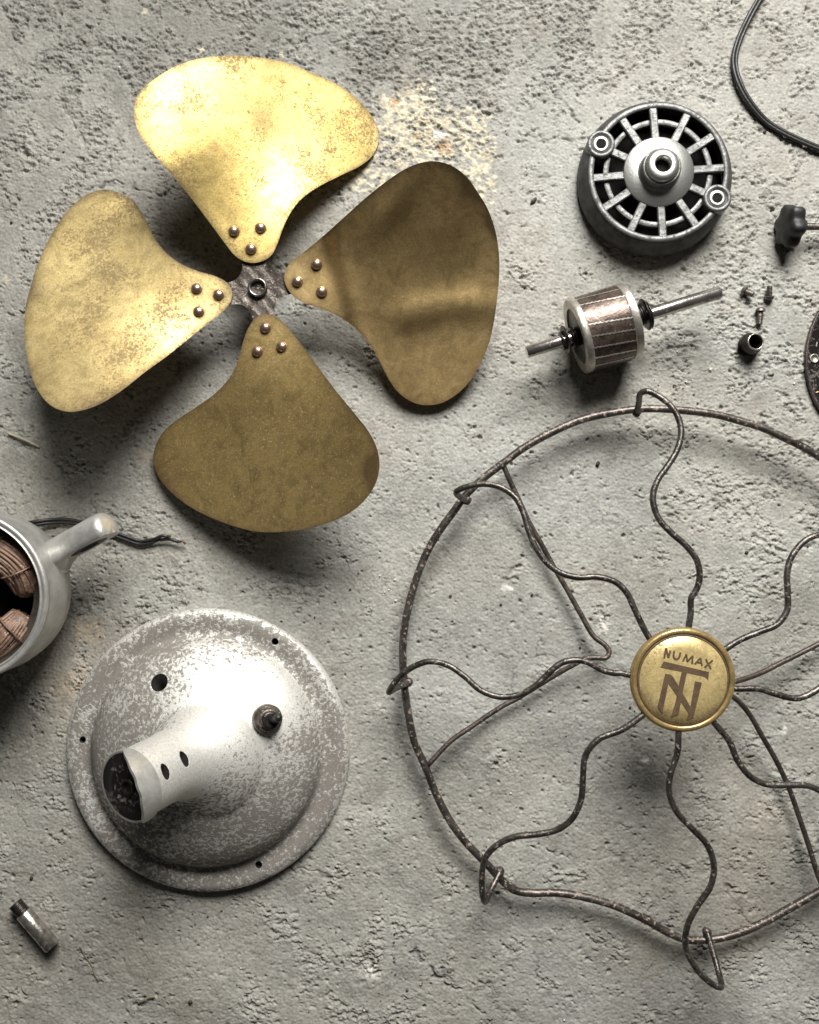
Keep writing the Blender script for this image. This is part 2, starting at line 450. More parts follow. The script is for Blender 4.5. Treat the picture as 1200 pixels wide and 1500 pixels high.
    crack([(790, 870), (792, 920), (789, 965)], 1.0, 1.4)
    crack([(715, 950), (740, 966), (800, 962)], 1.2, 1.6)
    crack([(783, 1400), (792, 1420), (785, 1432)], 1.4, 2.2)
    crack([(1020, 1210), (1040, 1240)], 1.3, 1.8)
    crack([(640, 780), (680, 850)], 1.0, 1.2)
    crack([(735, 905), (760, 960), (752, 1010), (790, 1060)], 1.0, 1.2)
    crack([(1035, 1060), (1032, 1140), (1036, 1230)], 1.0, 1.0)
    crack([(470, 1100), (520, 1150), (560, 1215), (575, 1240)], 1.1, 1.3)
    crack([(700, 640), (745, 610), (800, 590)], 1.1, 1.4)
    crack([(860, 1090), (885, 1130), (880, 1190), (905, 1215)], 1.0, 1.2)
    crack([(1085, 1330), (1120, 1390), (1150, 1410), (1200, 1470)], 1.2, 1.6)
    crack([(20, 1180), (60, 1230), (70, 1290)], 1.1, 1.3)
    crack([(640, 1490), (600, 1440), (560, 1380), (548, 1330)], 1.0, 1.2)
    crack([(1010, 690), (1060, 740), (1075, 800)], 1.0, 1.2)
    crack([(0, 740), (18, 752), (40, 742), (48, 728)], 1.3, 2.0)
    # colours of the concrete, stains and old paint
    c = np.empty(X.shape + (3,)); base = np.array([0.350, 0.338, 0.300])
    tone = 1 + 0.06 * n110 + 0.045 * n50 + 0.03 * n14 + 0.05 * n6 + 0.04 * n260
    c[:] = base * tone[..., None]
    c *= (1 - 0.34 * ss(0.25, 0.9, 0.9 * blob(300, 30, 420, 140) + .8 * blob(640, 20, 300, 90) + 0.8 * blob(950, 1480, 330, 130) + 1.1 * blob(1180, 1450, 240, 220) + 0.12 * n50 + .1 * n110))[..., None]  # darker along the top band and in the lower right corner
    cool = ss(-0.2, 1.2, bn(300) * .4 + 1.0 * blob(760, 900, 300, 300) + .5 * blob(800, 250, 200, 200))[..., None]
    c = c * (1 - cool) + cool * (np.array([0.362, 0.358, 0.328]) * tone[..., None])
    warm = np.clip(ss(0.0, 1.4, bn(160) * .15 + 1.0 * blob(110, 1000, 140, 150) + 0.7 * blob(1080, 1230, 150, 220) + 0.6 * blob(120, 1420, 240, 140)), 0, 1)[..., None] * 0.75
    c = c * (1 - warm) + warm * (np.array([0.335, 0.295, 0.24]) * tone[..., None])
    # bare cream patch between the blades, flaky edged
    pm = 1.3 * blob(592, 185, 48, 60) + 1.1 * blob(655, 200, 58, 38) + 1.0 * blob(705, 255, 26, 60) + 1.0 * blob(616, 140, 18, 22) + .8 * blob(575, 148, 16, 9) + .7 * blob(697, 170, 20, 14) + 1.0 * blob(530, 262, 60, 24) \
        + 1.2 * blob(294, 74, 9, 8) + 0.95 * blob(210, 15, 13, 9) + 0.8 * blob(420, 80, 20, 7) + .8 * blob(10, 415, 10, 25)
    pmask = ss(0.72, 0.98, pm * (1 + 0.42 * n14 + 0.34 * n9 + 0.30 * n26))[..., None]
    c = c * (1 - pmask * .75) + pmask * .75 * (np.array([0.60, 0.53, 0.375]) * (1 + 0.16 * n14 + 0.12 * n6)[..., None])
    wm = ss(0.55, 0.75, 1.0 * blob(645, 197, 16, 7) + 0.12 * n9)[..., None]
    c = c * (1 - wm) + wm * np.array([0.78, 0.76, 0.72])
    om = ss(0.45, 0.8, (1.0 * blob(652, 217, 14, 12) + .8 * blob(578, 148, 13, 7) + .55 * blob(608, 200, 14, 10)) * (1 + 0.4 * n9))[..., None] * .75
    c = c * (1 - om) + om * np.array([0.50, 0.27, 0.09])
    rm = ss(0.5, 0.9, (1.0 * blob(210, 668, 15, 16) + 1.0 * blob(130, 925, 30, 26) + 1.0 * blob(120, 995, 26, 18) + 0.7 * blob(100, 1010, 40, 20)) * (1 + 0.5 * n9 + .3 * n14))[..., None] * .6
    c = c * (1 - rm) + rm * np.array([0.46, 0.36, 0.25])
    # chips of white paint
    wc = ss(0.5, 0.62, 1.0 * blob(1008, 497, 9, 7) + .95 * blob(742, 862, 10, 7) + .9 * blob(945, 1114, 9, 6) + .9 * blob(545, 1425, 16, 10) + .8 * blob(885, 915, 12, 16) + .8 * blob(1150, 1070, 6, 9) + 0.12 * n9)[..., None] * .8
    c = c * (1 - wc) + wc * np.array([0.70, 0.68, 0.62])
    h += 1.2 * blob(1008, 503, 12, 6) - 1.5 * blob(1006, 491, 11, 4)
    # pale dust caught in the broken places
    dust = (ss(0.35, 1.5, n14 + .5 * n9) * R * 0.30)[..., None]
    c = c * (1 - dust) + dust * np.array([0.53, 0.515, 0.46])
    dk = (ss(1.1, 2.2, bn(11) + .35 * n50) * 0.45)[..., None]
    c = c * (1 - dk) + dk * np.array([0.17, 0.155, 0.13])
    # troweled plates: faint tonal patches with a crisp border, and soft old stains
    pl = ss(0.15, 0.24, n110 * .8 + n50 * .35 + .12 * n26); pl2 = ss(0.55, 0.62, bn(140) * .8 + bn(40) * .35)
    c *= (1 - 0.075 * pl - 0.06 * pl2)[..., None]
    st = ss(0.9, 2.2, bn(75) + .3 * n26)[..., None] * 0.28
    c = c * (1 - st) + st * np.array([0.22, 0.195, 0.16])
    c *= (0.96 - 0.5 * np.clip(CM, 0, 1))[..., None]
    h += 0.55 * pl2 * (1 - 0.5 * R)
    ringm = np.exp(-((np.hypot((X - 121), (Y - 717)) - 13) / 2.0) ** 2)[..., None] * 0.35
    c = c * (1 - ringm) + ringm * 0.15
    c = np.clip(c, 0.02, 0.85)
    # flatten to zero at the sheet's own border
    e = np.minimum.reduce([X - x0, X.max() - X, Y - y0, Y.max() - Y]); h *= ss(0, 60, e)
    h -= 1.2
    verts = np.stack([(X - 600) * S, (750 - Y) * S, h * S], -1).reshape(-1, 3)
    idx = np.arange(nx * ny).reshape(ny, nx)
    q = np.stack([idx[:-1, :-1], idx[1:, :-1], idx[1:, 1:], idx[:-1, 1:]], -1).reshape(-1, 4)
    # the plain surroundings out to the edge of the sheet
    xa, xb, ya, yb = x0, X.max(), y0, Y.max(); B = 3200
    ring = [(xa, ya), (xb, ya), (xb, yb), (xa, yb), (-B, -B), (1200 + B, -B), (1200 + B, 1500 + B), (-B, 1500 + B)]
    rv = np.array([[(x - 600) * S, (750 - y) * S, -1.2 * S] for x, y in ring])
    n0 = nx * ny
    rq = np.array([[0, 1, 5, 4], [1, 2, 6, 5], [2, 3, 7, 6], [3, 0, 4, 7]]) + n0
    verts = np.concatenate([verts, rv]); q = np.concatenate([q, rq])
    me = bpy.data.meshes.new('concrete_floor')
    me.vertices.add(len(verts)); me.vertices.foreach_set('co', verts.astype(np.float32).ravel())
    me.loops.add(q.size); me.loops.foreach_set('vertex_index', q.astype(np.int32).ravel())
    me.polygons.add(len(q)); me.polygons.foreach_set('loop_start', np.arange(0, q.size, 4, dtype=np.int32))
    me.polygons.foreach_set('loop_total', np.full(len(q), 4, np.int32))
    me.polygons.foreach_set('use_smooth', np.ones(len(q), bool))
    me.update(calc_edges=True)
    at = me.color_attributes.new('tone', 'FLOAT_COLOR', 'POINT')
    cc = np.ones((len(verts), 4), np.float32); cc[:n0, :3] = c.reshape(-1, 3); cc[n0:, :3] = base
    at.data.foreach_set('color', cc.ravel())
    ta = me.attributes.new('torn', 'FLOAT', 'POINT'); tv = np.full(len(verts), 0.5, np.float32); tv[:n0] = R.ravel(); ta.data.foreach_set('value', tv)
    me.materials.append(M['concrete'])
    o = bpy.data.objects.new('concrete_floor', me); C.objects.link(o); o['kind'] = 'structure'
    o['label'] = 'pitted grey concrete floor with a flaking cream paint patch'
    def hz(px, py):
        i = int(round((py - y0) / d)); j = int(round((px - x0) / d))
        return float(h[min(max(i, 0), ny - 1), min(max(j, 0), nx - 1)])
    return hz
floor_z = build_floor()

# ------------------------------------------------------------------ four-blade brass fan
HUB = (379, 422); ZH = 74.0
BL = {
 'top': [(196.7,166.7),(200,143),(213,126.7),(240,106.7),(270,91.7),(303,84),(340,81.3),(380,84),(420,91.7),(456.7,106.7),(490,121.7),(520,141.7),(540,163.3),(551.7,183.3),(555,203.3),(546.7,226.7),(530,241.7),(500,256.7),(470,271.7),(443.3,290),(426.7,310),(415,333.3),(406.7,356.7),(396.7,375),(380,384),(361.7,384),(345,375),(330,356.7),(310,330),(280,290),(246.7,250),(216.7,215),(201.7,190)],
 'left': [(155,277.6),(176,283),(194,293.5),(206,308.5),(216.5,328),(227,349),(242,368.5),(263,385),(290,397),(317,405),(332,413.5),(340,427),(338,442),(326,457),(305,473.5),(275,497.5),(245,521.5),(212,545.5),(182,569.5),(152,589),(125,600),(98,603),(74,593.5),(56,572.5),(45.5,547),(38,514),(35.6,481),(38,448),(45.5,418),(56,385),(71,352),(89,322),(110,298),(131,283)],
 'right': [(418,397),(427,383.5),(448,367),(475,344.5),(505,317.5),(535,290.5),(565,266.5),(592,248.5),(616,238.6),(640,236.5),(661,242.5),(682,257.5),(700,281.5),(715,307),(725.5,337),(730.6,367),(731.5,400),(728.5,436),(724,469),(716.5,502),(703,535),(688,559),(670,577),(646,590.5),(622,593.5),(601,587.5),(583,574),(568,553),(553,523),(535,496),(514,475),(490,460),(463,449.5),(439,440.5),(424,427),(417,412)],
 'bottom': [(390,459.5),(405,464),(420,477.5),(438,500),(465,536),(492,572),(519,605),(540,632),(552,656),(556,680),(552,704),(538.5,728),(516,749),(486,764),(450,774.5),(414,779),(378,779),(345,771.5),(312,759.5),(282,744.5),(255,725),(234,701),(225,677),(228,653),(240,632),(261,614),(288,596),(315,576.5),(336,554),(348,530),(355.5,503),(363,482),(375,465.5)],
}
RV = {'top': [(343,338.7),(382,334),(368,365)], 'left': [(288.5,423),(320.6,432),(291.5,456.7)],
      'right': [(464,387.4),(436,412.6),(471.4,427.6)], 'bottom': [(389,480.5),(377.4,515),(413,508)]}
BM = {'top': 'brass_bright', 'left': 'brass_spotted', 'right': 'brass_dark', 'bottom': 'brass_olive'}
BLBL = {'top': 'bright golden blade with dark pitting', 'left': 'pale brass blade covered in fine dark spots', 'right': 'dark brown creased blade', 'bottom': 'dull olive brown blade'}
fan = thing('fan_blade_assembly', 'four riveted brass fan blades on a rusty cross-shaped hub', 'fan blades', P(HUB[0], HUB[1], ZH) * 1.0)

def blade_z(key):
    o = BL[key]; cx = sum(p[0] for p in o) / len(o); cy = sum(p[1] for p in o) / len(o)
    ux, uy = cx - HUB[0], cy - HUB[1]; L = math.hypot(ux, uy); ux /= L; uy /= L
    vx, vy = uy, -ux
    def zf(x, y):
        dx, dy = x - HUB[0], y - HUB[1]
        r = math.hypot(dx, dy); s = dx * vx + dy * vy; q = dx * ux + dy * uy
        b = 0.10 + 0.90 * (sstep(60, 165, r) if key == 'right' else sstep(25, 240, r))
        z = ZH + b * ((0.41 * s - 0.00085 * max(0.0, s - 50) ** 2) if key == 'top' else (0.44 * s + 0.0006 * s * s))
        if key == 'right':
            cd = (x - 482) * 0.98 - (y - 346) * 0.235
            z += -4.5 * math.exp(-((cd + 9) / 13) ** 2) + 3.0 * math.exp(-((cd - 12) / 12) ** 2)
            w = sstep(545, 610, x) * (1 - 0.4 * sstep(690, 730, x))
            z += 8.6 * w * math.exp(-((y - 455 + 0.06 * (x - 600) + 5 * math.sin(x * .03)) / 24) ** 2)
            z += 4.5 * math.exp(-(((x - 575) * .75 + (y - 300) * .66) / 20) ** 2) * sstep(500, 560, x + (300 - y) * .3) * (1 - sstep(600, 660, x))
            z += 1.5 * math.sin(x * .02 + 1) * math.sin(y * .024)
        elif key == 'top':
            z += 1.2 * math.sin(x * .018) * math.sin(y * .022 + 1)
        elif key == 'left':
            z += 1.0 * math.sin(x * .024 + 2) * math.sin(y * .02)
        return max(z, 4.0)
    return zf, (cx, cy), (vx, vy)

import bmesh
def rivet_mesh():
    g = lathe([(7.6, -1.5), (7.8, 0.0), (7.3, 2.2), (6.2, 4.2), (4.4, 5.6), (2.2, 6.4), (0.05, 6.6)], 20)
    me = make_mesh('rivet', [p * S for p in g[0]], g[1]); me.materials.append(M['rivet']); return me
RIV = rivet_mesh()
for key in ('top', 'left', 'right', 'bottom'):
    zf, cen, v = blade_z(key)
    b = part(fan, 'blade', shell(BL[key], cen, zf, 3.2, 34, 6), BM[key]); b['label'] = BLBL[key]
    me = b.data; nv = len(me.vertices); co = np.empty(nv * 3); me.vertices.foreach_get('co', co)
    co = co.reshape(-1, 3) / S + np.array(fan['_b']); kk = 1 - co[:, 2] / D
    qx = co[:, 0] / kk + 600; qy = 750 - co[:, 1] / kk
    rg = 34; nn = (nv - 2) // (2 * rg + 2); tt = np.ones(nv)
    for base_i in (0, 1 + rg * nn):
        tt[base_i] = 0
        tt[base_i + 1: base_i + 1 + rg * nn] = np.repeat((np.arange(1, rg + 1) / rg) ** .85, nn)
    gm = 0.75 * tt ** 14
    for rx, ry in RV[key]: gm += 0.9 * np.exp(-(((qx - rx) ** 2 + (qy - ry - 1.5) ** 2) / 95.0) ** 2)
    for bx, by, br, bs in {'top': [(385, 165, 30, .45), (330, 140, 34, .2), (400, 205, 26, .35), (395, 110, 20, .3)], 'left': [(150, 410, 40, .3), (140, 320, 24, .4), (60, 430, 26, .4), (120, 560, 40, .3)], 'right': [(680, 275, 34, .6), (672, 345, 14, .8), (585, 320, 36, .4), (720, 330, 20, .5)], 'bottom': [(548, 690, 24, 1.1), (395, 560, 14, .5), (480, 640, 60, .2), (250, 700, 30, .35)]}[key]:
        gm += bs * np.exp(-((qx - bx) ** 2 + (qy - by) ** 2) / (br * br))
    at = me.attributes.new('grime', 'FLOAT', 'POINT'); at.data.foreach_set('value', np.clip(gm, 0, 1).astype(np.float32))
    for rx, ry in RV[key]:
        z = zf(rx, ry); e = 3
        nx_ = -(zf(rx + e, ry) - zf(rx - e, ry)) / (2 * e); ny_ = (zf(rx, ry + e) - zf(rx, ry - e)) / (2 * e)
        r = bpy.data.objects.new('rivet', RIV); C.objects.link(r); r.parent = b
        r.location = (P(rx, ry, z) - Vector(fan['_b'])) * S
        r.rotation_euler = Vector((nx_, ny_, 1)).to_track_quat('Z', 'Y').to_euler()

def spider():
    out = []; order = ['top', 'right', 'bottom', 'left']
    dirs = []
    for k in order:
        tx = sum(p[0] for p in RV[k]) / 3 - HUB[0]; ty = sum(p[1] for p in RV[k]) / 3 - HUB[1]; L = math.hypot(tx, ty); dirs.append((tx / L, ty / L))
    for i, (ux, uy) in enumerate(dirs):
        vx, vy = -uy, ux
        for r, w in ((30, -19), (42, -16.5), (62, -16), (92, -15), (102, -9), (104, 0), (102, 9), (92, 15), (62, 16), (42, 16.5), (30, 19)):
            out.append((HUB[0] + ux * r + vx * w, HUB[1] + uy * r + vy * w))
    fs = {k: blade_z(k)[0] for k in order}
    def zf(x, y):
        dx, dy = x - HUB[0], y - HUB[1]
        i = max(range(4), key=lambda j: dx * dirs[j][0] + dy * dirs[j][1])
        r = math.hypot(dx, dy)
        w = sstep(18, 50, r)
        return ZH - 4.2 + w * (fs[order[i]](x, y) - ZH) - 1.0 * (1 - w) + 1.6 * math.sin(x * .3) * math.sin(y * .27 + 1) * .4
    return shell(out, HUB, zf, 6.0, 16, 3)
part(fan, 'hub_cross', spider(), 'rusty_steel')
hb = P(HUB[0] - 1, HUB[1], ZH - 4)
part(fan, 'hub_sleeve', xf(lathe([(9.2, -40), (9.2, 4.5), (10.2, 6.2), (12.2, 6.4), (13.2, 5.2), (13.2, -40)], 40, True), Matrix.Translation(hb)), 'sleeve')

# ------------------------------------------------------------------ wire guard with brass badge
ZB = 142.0       # height of the badge face
BC = (1002, 997)
guard = thing('wire_fan_guard', 'round rusty wire fan guard with a brass badge at its centre', 'fan guard', P(1000, 990, 0))
RING = [(900,604),(939,599),(968,599),(997,601),(1027,604),(1056,609),(1085,617),(1115,626),(1144,639),(1173,653),(1200,669),(1245,702),(1295,750),(1340,815),(1370,890),(1383,965),(1380,1045),(1362,1120),(1328,1190),(1275,1252),(1238,1284),
        (1200,1306),(1157.5,1330),(1115,1353),(1072.5,1370),(1034,1377),(1004.5,1376),(979,1366),(945,1347),(902.5,1327.5),(860,1315),(817.5,1308),(775,1308),(754,1304),(737,1291),(715.5,1268),(680,1231),(658,1200),(638,1161),(624,1125),(607,1086),(599,1050),(594,1017.5),(591,985),(590,952),(592.7,919.5),(599,887),(609,851),(625,810),(645,776),(664.6,749.5),(681,727),(704,704),(736.5,679),(769,655),(815,630),(854,614)]
def ring_z(x, y):
    return 30 + 8 * sstep(1100, 600, y) - 6 * sstep(1200, 1380, y) * (1 - sstep(1040, 1200, x))
rp = crom([P(x, y, ring_z(x, y)) for x, y in RING], 5, True)
part(guard, 'ring', tube(rp, 5.6, 12, True, 0.03), 'ring_wire')
WIRES = [
 ([(1009,918),(1012,897),(1012.6,877),(1021,862),(1025,844.5),(1021,821),(1006,800.5),(983,780),(965,759.5),(957,736),(958,718),(965,701),(980,680),(993,657),(998,633),(994,613),(983,595),(965,580.5),(948,573)], [(939,576),(936,590),(933,604)]),
 ([(950,932.5),(939,912),(928,888.5),(918,868),(900.5,852),(873.6,845),(847.5,846),(821,839),(802,825),(785,802),(774,776),(767.5,753),(756,730),(736,715),(710,709),(684,713)], [(669,720),(674,728),(684,733)]),
 ([(923,989),(910,986),(900,986),(882,981.5),(860.5,970),(841,967),(821,972),(802,988),(785,1004),(762.5,1017),(733,1021),(704,1011),(681,991),(655,974),(629,969),(606,976.5),(586,991)], [(570,1013),(580,1008),(598,1000)]),
 ([(941,1048),(911,1069),(877,1083),(858,1106.5),(854,1140.5),(851.5,1170),(839,1198),(817.5,1215),(788,1222),(754,1226),(728,1238),(711,1257),(706,1285)], [(707,1310.5),(711,1321),(718,1306),(732.5,1277)]),
 ([(994,1075),(992.6,1102),(983,1132),(980,1157.5),(990,1187),(1013,1213),(1036,1238),(1046,1268),(1041,1298),(1021.5,1327.5),(1007,1357),(1004.5,1387),(1017,1414.6),(1038.5,1438)], [(1056,1446),(1053,1425),(1036,1366)]),
 ([(1049,1062),(1068,1085),(1081,1115),(1100,1138),(1123.5,1149),(1157.5,1150),(1183,1151),(1200,1157.5),(1225,1174),(1248,1200),(1275,1228),(1310,1236),(1345,1226)], [(1368,1212),(1352,1204),(1318,1202)]),
 ([(1079,1009),(1111,1009),(1137,1017),(1167,1023),(1189,1015.5),(1205,1005),(1235,988),(1270,985),(1310,1000),(1350,1025),(1395,1028)], [(1420,1010),(1405,1004),(1382,1000)]),
 ([(1062,951.6),(1085,937),(1114.6,925),(1138,915),(1153,894),(1154,871),(1153,841.6),(1158.6,818),(1173,797.6),(1188,787),(1205,782),(1235,772),(1265,748),(1285,715),(1318,698)], [(1350,712),(1340,735),(1318,780)]),
]
for main, hook in WIRES:
    L = [0.0]
    allp = [main[0]] + main
    for a, b in zip(main[:-1], main[1:]): L.append(L[-1] + math.hypot(b[0]-a[0], b[1]-a[1]))
    tot = L[-1]
    start = Vector((BC[0], BC[1])).lerp(Vector(main[0]), 0.72)
    pts = [P(start.x, start.y, ZB - 11)]
    for (x, y), l in zip(main, L):
        t = l / tot
        pts.append(P(x, y, ZB - 9 - 40 * t ** 2.2))
    zt = ZB - 49
    hx, hy = hook[-1]; zr = ring_z(hx, hy) + 2
    m = len(hook)
    for k, (x, y) in enumerate(hook):
        t = (k + 0.25) / (m - 0.75)
        pts.append(P(x, y, zt + (zr - zt) * t))
    last = pts[-1]; pts.append(last + (last - pts[-2]).normalized() * 4 + Vector((0, 0, -3)))
    wv = lathe([(0.05, -5.4), (4.0, -4.6), (6.6, -2.0), (7.0, 0.4), (5.8, 3.2), (3.0, 5.0), (0.05, 5.4)], 14)
    part(guard, 'weld_bead', xf((([p * random.uniform(.86, 1.1) for p in wv[0]]), wv[1]), Matrix.Translation(last + Vector((0, 0, -1)))), 'rust_wire')
    part(guard, 'spoke', tube(crom(pts, 7), 4.25, 10, False, 0.035), 'wire')
ST = [
 [(737,681,34),(749.5,710,30),(759,730,27),(775.6,766,22),(792,795,20),(808,824.6,18),(831,864,18),(851,900,20),(870,932,24),(887,945.5,28),(892.5,955,30),(888,963.5,32),(873.6,963.5,32),(857,965,30),(838,975,27),(815,988,23),(789,1004,20),(756,1024,18),(735,1035,18),(690,1065,20),(660,1086,24),(627,1121,30)],
 [(1378,868,33),(1300,897,26),(1240,925,22),(1200,943,22),(1170.5,958,26),(1144,971,32),(1114.6,985.7,42),(1079,998,58),(1052,1004,66),(1058,1012,62),(1077,1023,54),(1096,1043.5,44),(1118,1081,34),(1137,1114,28),(1156,1155,24),(1170.5,1196,22),(1185.5,1241,22),(1197,1278.5,25),(1206,1301,28)],
]
for s in ST: part(guard, 'rear_strut', tube(crom([P(*q) for q in s], 6), 3.8, 10, False, 0.04), 'rust_wire')
# badge
bm_ = Matrix.Translation(P(BC[0], BC[1], ZB)) @ Matrix.Rotation(math.radians(1.5), 4, 'X')
kb = 1 - ZB / D
bs_ = bm_ @ Matrix.Scale(kb / 0.935, 4)
badge = part(guard, 'badge', xf(lathe([(0.05, -20), (66, -16), (71 , -12), (72 , -8), (62.5, -3.2), (60.5, -2.8), (59.5, -1.2), (40, -0.5), (0.05, 0)], 96), bs_), 'brass_badge')
part(badge, 'badge_rim', xf(lathe([(71.8, -12), (72.6, -7), (71.9, -4.2), (70.0, -1.9), (67.6, -1.0), (65.4, -1.3), (64.2, -2.2), (63.6, -3.6), (63.6, -12)], 96, True), bs_), 'brass_rim')
part(badge, 'badge_groove', xf(lathe([(63.7, -3.4), (63.0, -2.7), (60.8, -2.2), (60.0, -2.9)], 96, True), bs_), 'engraved')
def gl(x, y):    # crop coordinates of the badge to badge-local plane
    return (((900 + x / 5.714) - BC[0]) * kb, -((900 + y / 5.714) - BC[1]) * kb)
def stroke(pts, w):
    q = [Vector(gl(*p)) for p in pts]; G = []
    L = []; R = []
    for i in range(len(q)):
        a = q[max(i - 1, 0)]; b = q[min(i + 1, len(q) - 1)]
        t = (b - a).normalized(); nn = Vector((-t.y, t.x))
        if 0 < i < len(q) - 1:
            t0 = (q[i] - a).normalized(); n0 = Vector((-t0.y, t0.x)); f = w / 2 / max(0.5, abs(n0.dot(nn)))
        else: f = w / 2
        L.append(q[i] + nn * f); R.append(q[i] - nn * f)
    V = []; F = []
    for z in (-1.6, 0.16):
        V += [Vector((p.x, p.y, z)) for p in L] + [Vector((p.x, p.y, z)) for p in R]
    n = len(q)
    for i in range(n - 1):
        F.append((2*n + i, 2*n + i + 1, 3*n + i + 1, 3*n + i))
        F.append((i, i + 1, 2*n + i + 1, 2*n + i)); F.append((n + i, n + i + 1, 3*n + i + 1, 3*n + i))
    F.append((0, n, 3*n, 2*n)); F.append((n - 1, 2*n - 1, 4*n - 1, 3*n - 1))
    return V, F
LET = [('letter_n', [[(418,362),(432,280)], [(432,280),(452,362)], [(452,362),(468,300)]], 2.3),
       ('letter_u', [[(500,306),(494,350),(506,372),(528,374),(543,358),(553,316)]], 2.3),
       ('letter_m', [[(572,392),(602,332)], [(602,332),(610,394)], [(610,394),(656,344)], [(656,344),(650,412)]], 2.1),
       ('letter_a', [[(672,416),(720,362)], [(720,362),(733,428)], [(690,398),(728,405)]], 2.1),
       ('letter_x', [[(766,374),(808,456)], [(822,382),(756,442)]], 2.1)]
for nm, st, w in LET:
    part(badge, nm, xf(merge(*[tuple(stroke(s, w)) if i == 0 else xf(stroke(s, w), Matrix.Translation((0, 0, 0.05 * i))) for i, s in enumerate(st)]), bm_), 'engraved', False)
def poly_letter(polys):
    gs = []
    for i, pl in enumerate(polys):
        gs.append(prism([gl(*p) for p in pl], -1.6, 0.12 + 0.06 * i))
    return merge(*gs)
part(badge, 'monogram_t', xf(poly_letter([[(414,392),(792,482),(786,548),(757,522),(386,442)], [(566,468),(610,478),(572,660),(540,836),(478,862),(515,735),(530,640)]]), bm_), 'engraved', False)
part(badge, 'monogram_n', xf(poly_letter([[(426,496),(472,504),(452,582),(404,832),(364,776)], [(470,502),(492,522),(640,775),(668,800),(634,840),(440,560)], [(676,560),(733,570),(664,868),(610,888),(640,770)]]), xf and bm_ @ Matrix.Translation((0, 0, 0.1))), 'engraved', False)

# ------------------------------------------------------------------ motor end bell
def end_bell():
    zt = 41.0
    top = P(964, 253, zt)
    tilt = Matrix.Rotation(math.radians(-1.0), 4, 'X') @ Matrix.Rotation(math.radians(-2.0), 4, 'Y')
    base = top - (tilt.to_3x3() @ Vector((0, 0, zt)))
    base.z = 3.6
    t = thing('motor_end_bell', 'dark cast motor end cover with radial spokes and a central bearing boss', 'motor cover', (base.x, base.y, 0))
    mt = Matrix.Translation(base) @ tilt @ Matrix.Diagonal((1, 1, 0.86, 1))
    part(t, 'side_wall', xf(lathe([(107, 0), (110, 4), (110.5, 14), (108.5, 26), (104, 38), (101, 43.5), (98.8, 46.6), (97, 47.2), (93.5, 47), (92.8, 45), (94.5, 32), (100, 10), (101, 0)], 96, True), mt), 'cast_dark')
    part(t, 'shade_disc', xf(lathe([(100, 1.5), (99.5, 4.5), (0.05, 5.5)], 72), mt), 'black')  # added black disc standing in for the shade inside the open bell
    part(t, 'top_rim', xf(lathe([(99.6, 46.4), (98.6, 47.9), (95.4, 48.5), (91.6, 47.9), (91.2, 45.8)], 96, True), mt), 'cast_light')
    part(t, 'inner_ring', xf(lathe([(69.5, 34), (69.5, 41), (70.3, 41.8), (76.7, 41.8), (77.5, 41), (77.5, 34)], 96, True), mt), 'cast_light')
    for k in range(12):
        a = math.radians(4 + 30 * k + random.uniform(-1, 1))
        ear = k in (5, 11)
        r1 = 78.0 if ear else 96.0
        V = []; F = []
        seg = 6
        for i in range(seg + 1):
            r = 45 + (r1 - 45) * i / seg
            z = 47.6 - 1.6 * (i / seg) ** 2 * 0.3
            w = 5.7 - 0.3 * math.sin(math.pi * i / seg)
            for yy, zz in ((-w, 38.5), (-w, z - 1.2), (-w + 1.4, z), (w - 1.4, z), (w, z - 1.2), (w, 38.5)):
                V.append(Vector((r, yy, zz)))
        for i in range(seg):
            for q in range(6):
                F.append((i*6 + q, i*6 + (q+1) % 6, i*6 + 6 + (q+1) % 6, i*6 + 6 + q))
        F.append(tuple(range(6))[::-1]); F.append(tuple(range(seg*6, seg*6 + 6)))
        part(t, 'spoke', xf((V, F), mt @ Matrix.Rotation(a, 4, 'Z')), 'cast_light', True, 35)
    for k in (5, 11):
        a = math.radians(4 + 30 * k)
        m2 = mt @ Matrix.Translation((math.cos(a) * 90.5, math.sin(a) * 90.5, 0))
        e = part(t, 'screw_ear', xf(lathe([(19.6, 8), (19.6, 50.5), (18.8, 52.6), (17.0, 53.4), (14.6, 53.2), (13.8, 52.2), (13.4, 49.6), (0.05, 49.5)], 40), m2), 'cast_light')
        part(e, 'screw_seat', xf(lathe([(12.2, 49.6), (11.6, 51.4), (7.4, 51.7), (6.8, 51.2), (6.4, 49.8)], 32), m2), 'machined')
        part(e, 'screw_hole', xf(lathe([(6.6, 49.9), (0.05, 49.9)], 24), m2), 'black')
    fl = part(t, 'hub_flange', xf(lathe([(46, 40), (49.5, 41), (49.8, 47.8), (48.6, 49.4), (30, 50.2), (28.4, 51.0), (27.6, 53), (27, 53)], 72), mt), 'machined')
    part(fl, 'boss', xf(lathe([(27.5, 50), (27.2, 68), (26.0, 70.8), (24.4, 71.4), (23.6, 70.6), (23.4, 69.8)], 60), mt), 'cast_light')
    part(fl, 'bearing_cap', xf(lathe([(23.4, 69), (23.2, 74.5), (21.8, 78), (18.5, 80.4), (12.2, 81.4), (10.8, 80.4), (10.4, 60)], 60), mt), 'machined')
    part(fl, 'bore', xf(lathe([(10.6, 66), (0.05, 66)], 30), mt), 'black')
end_bell()

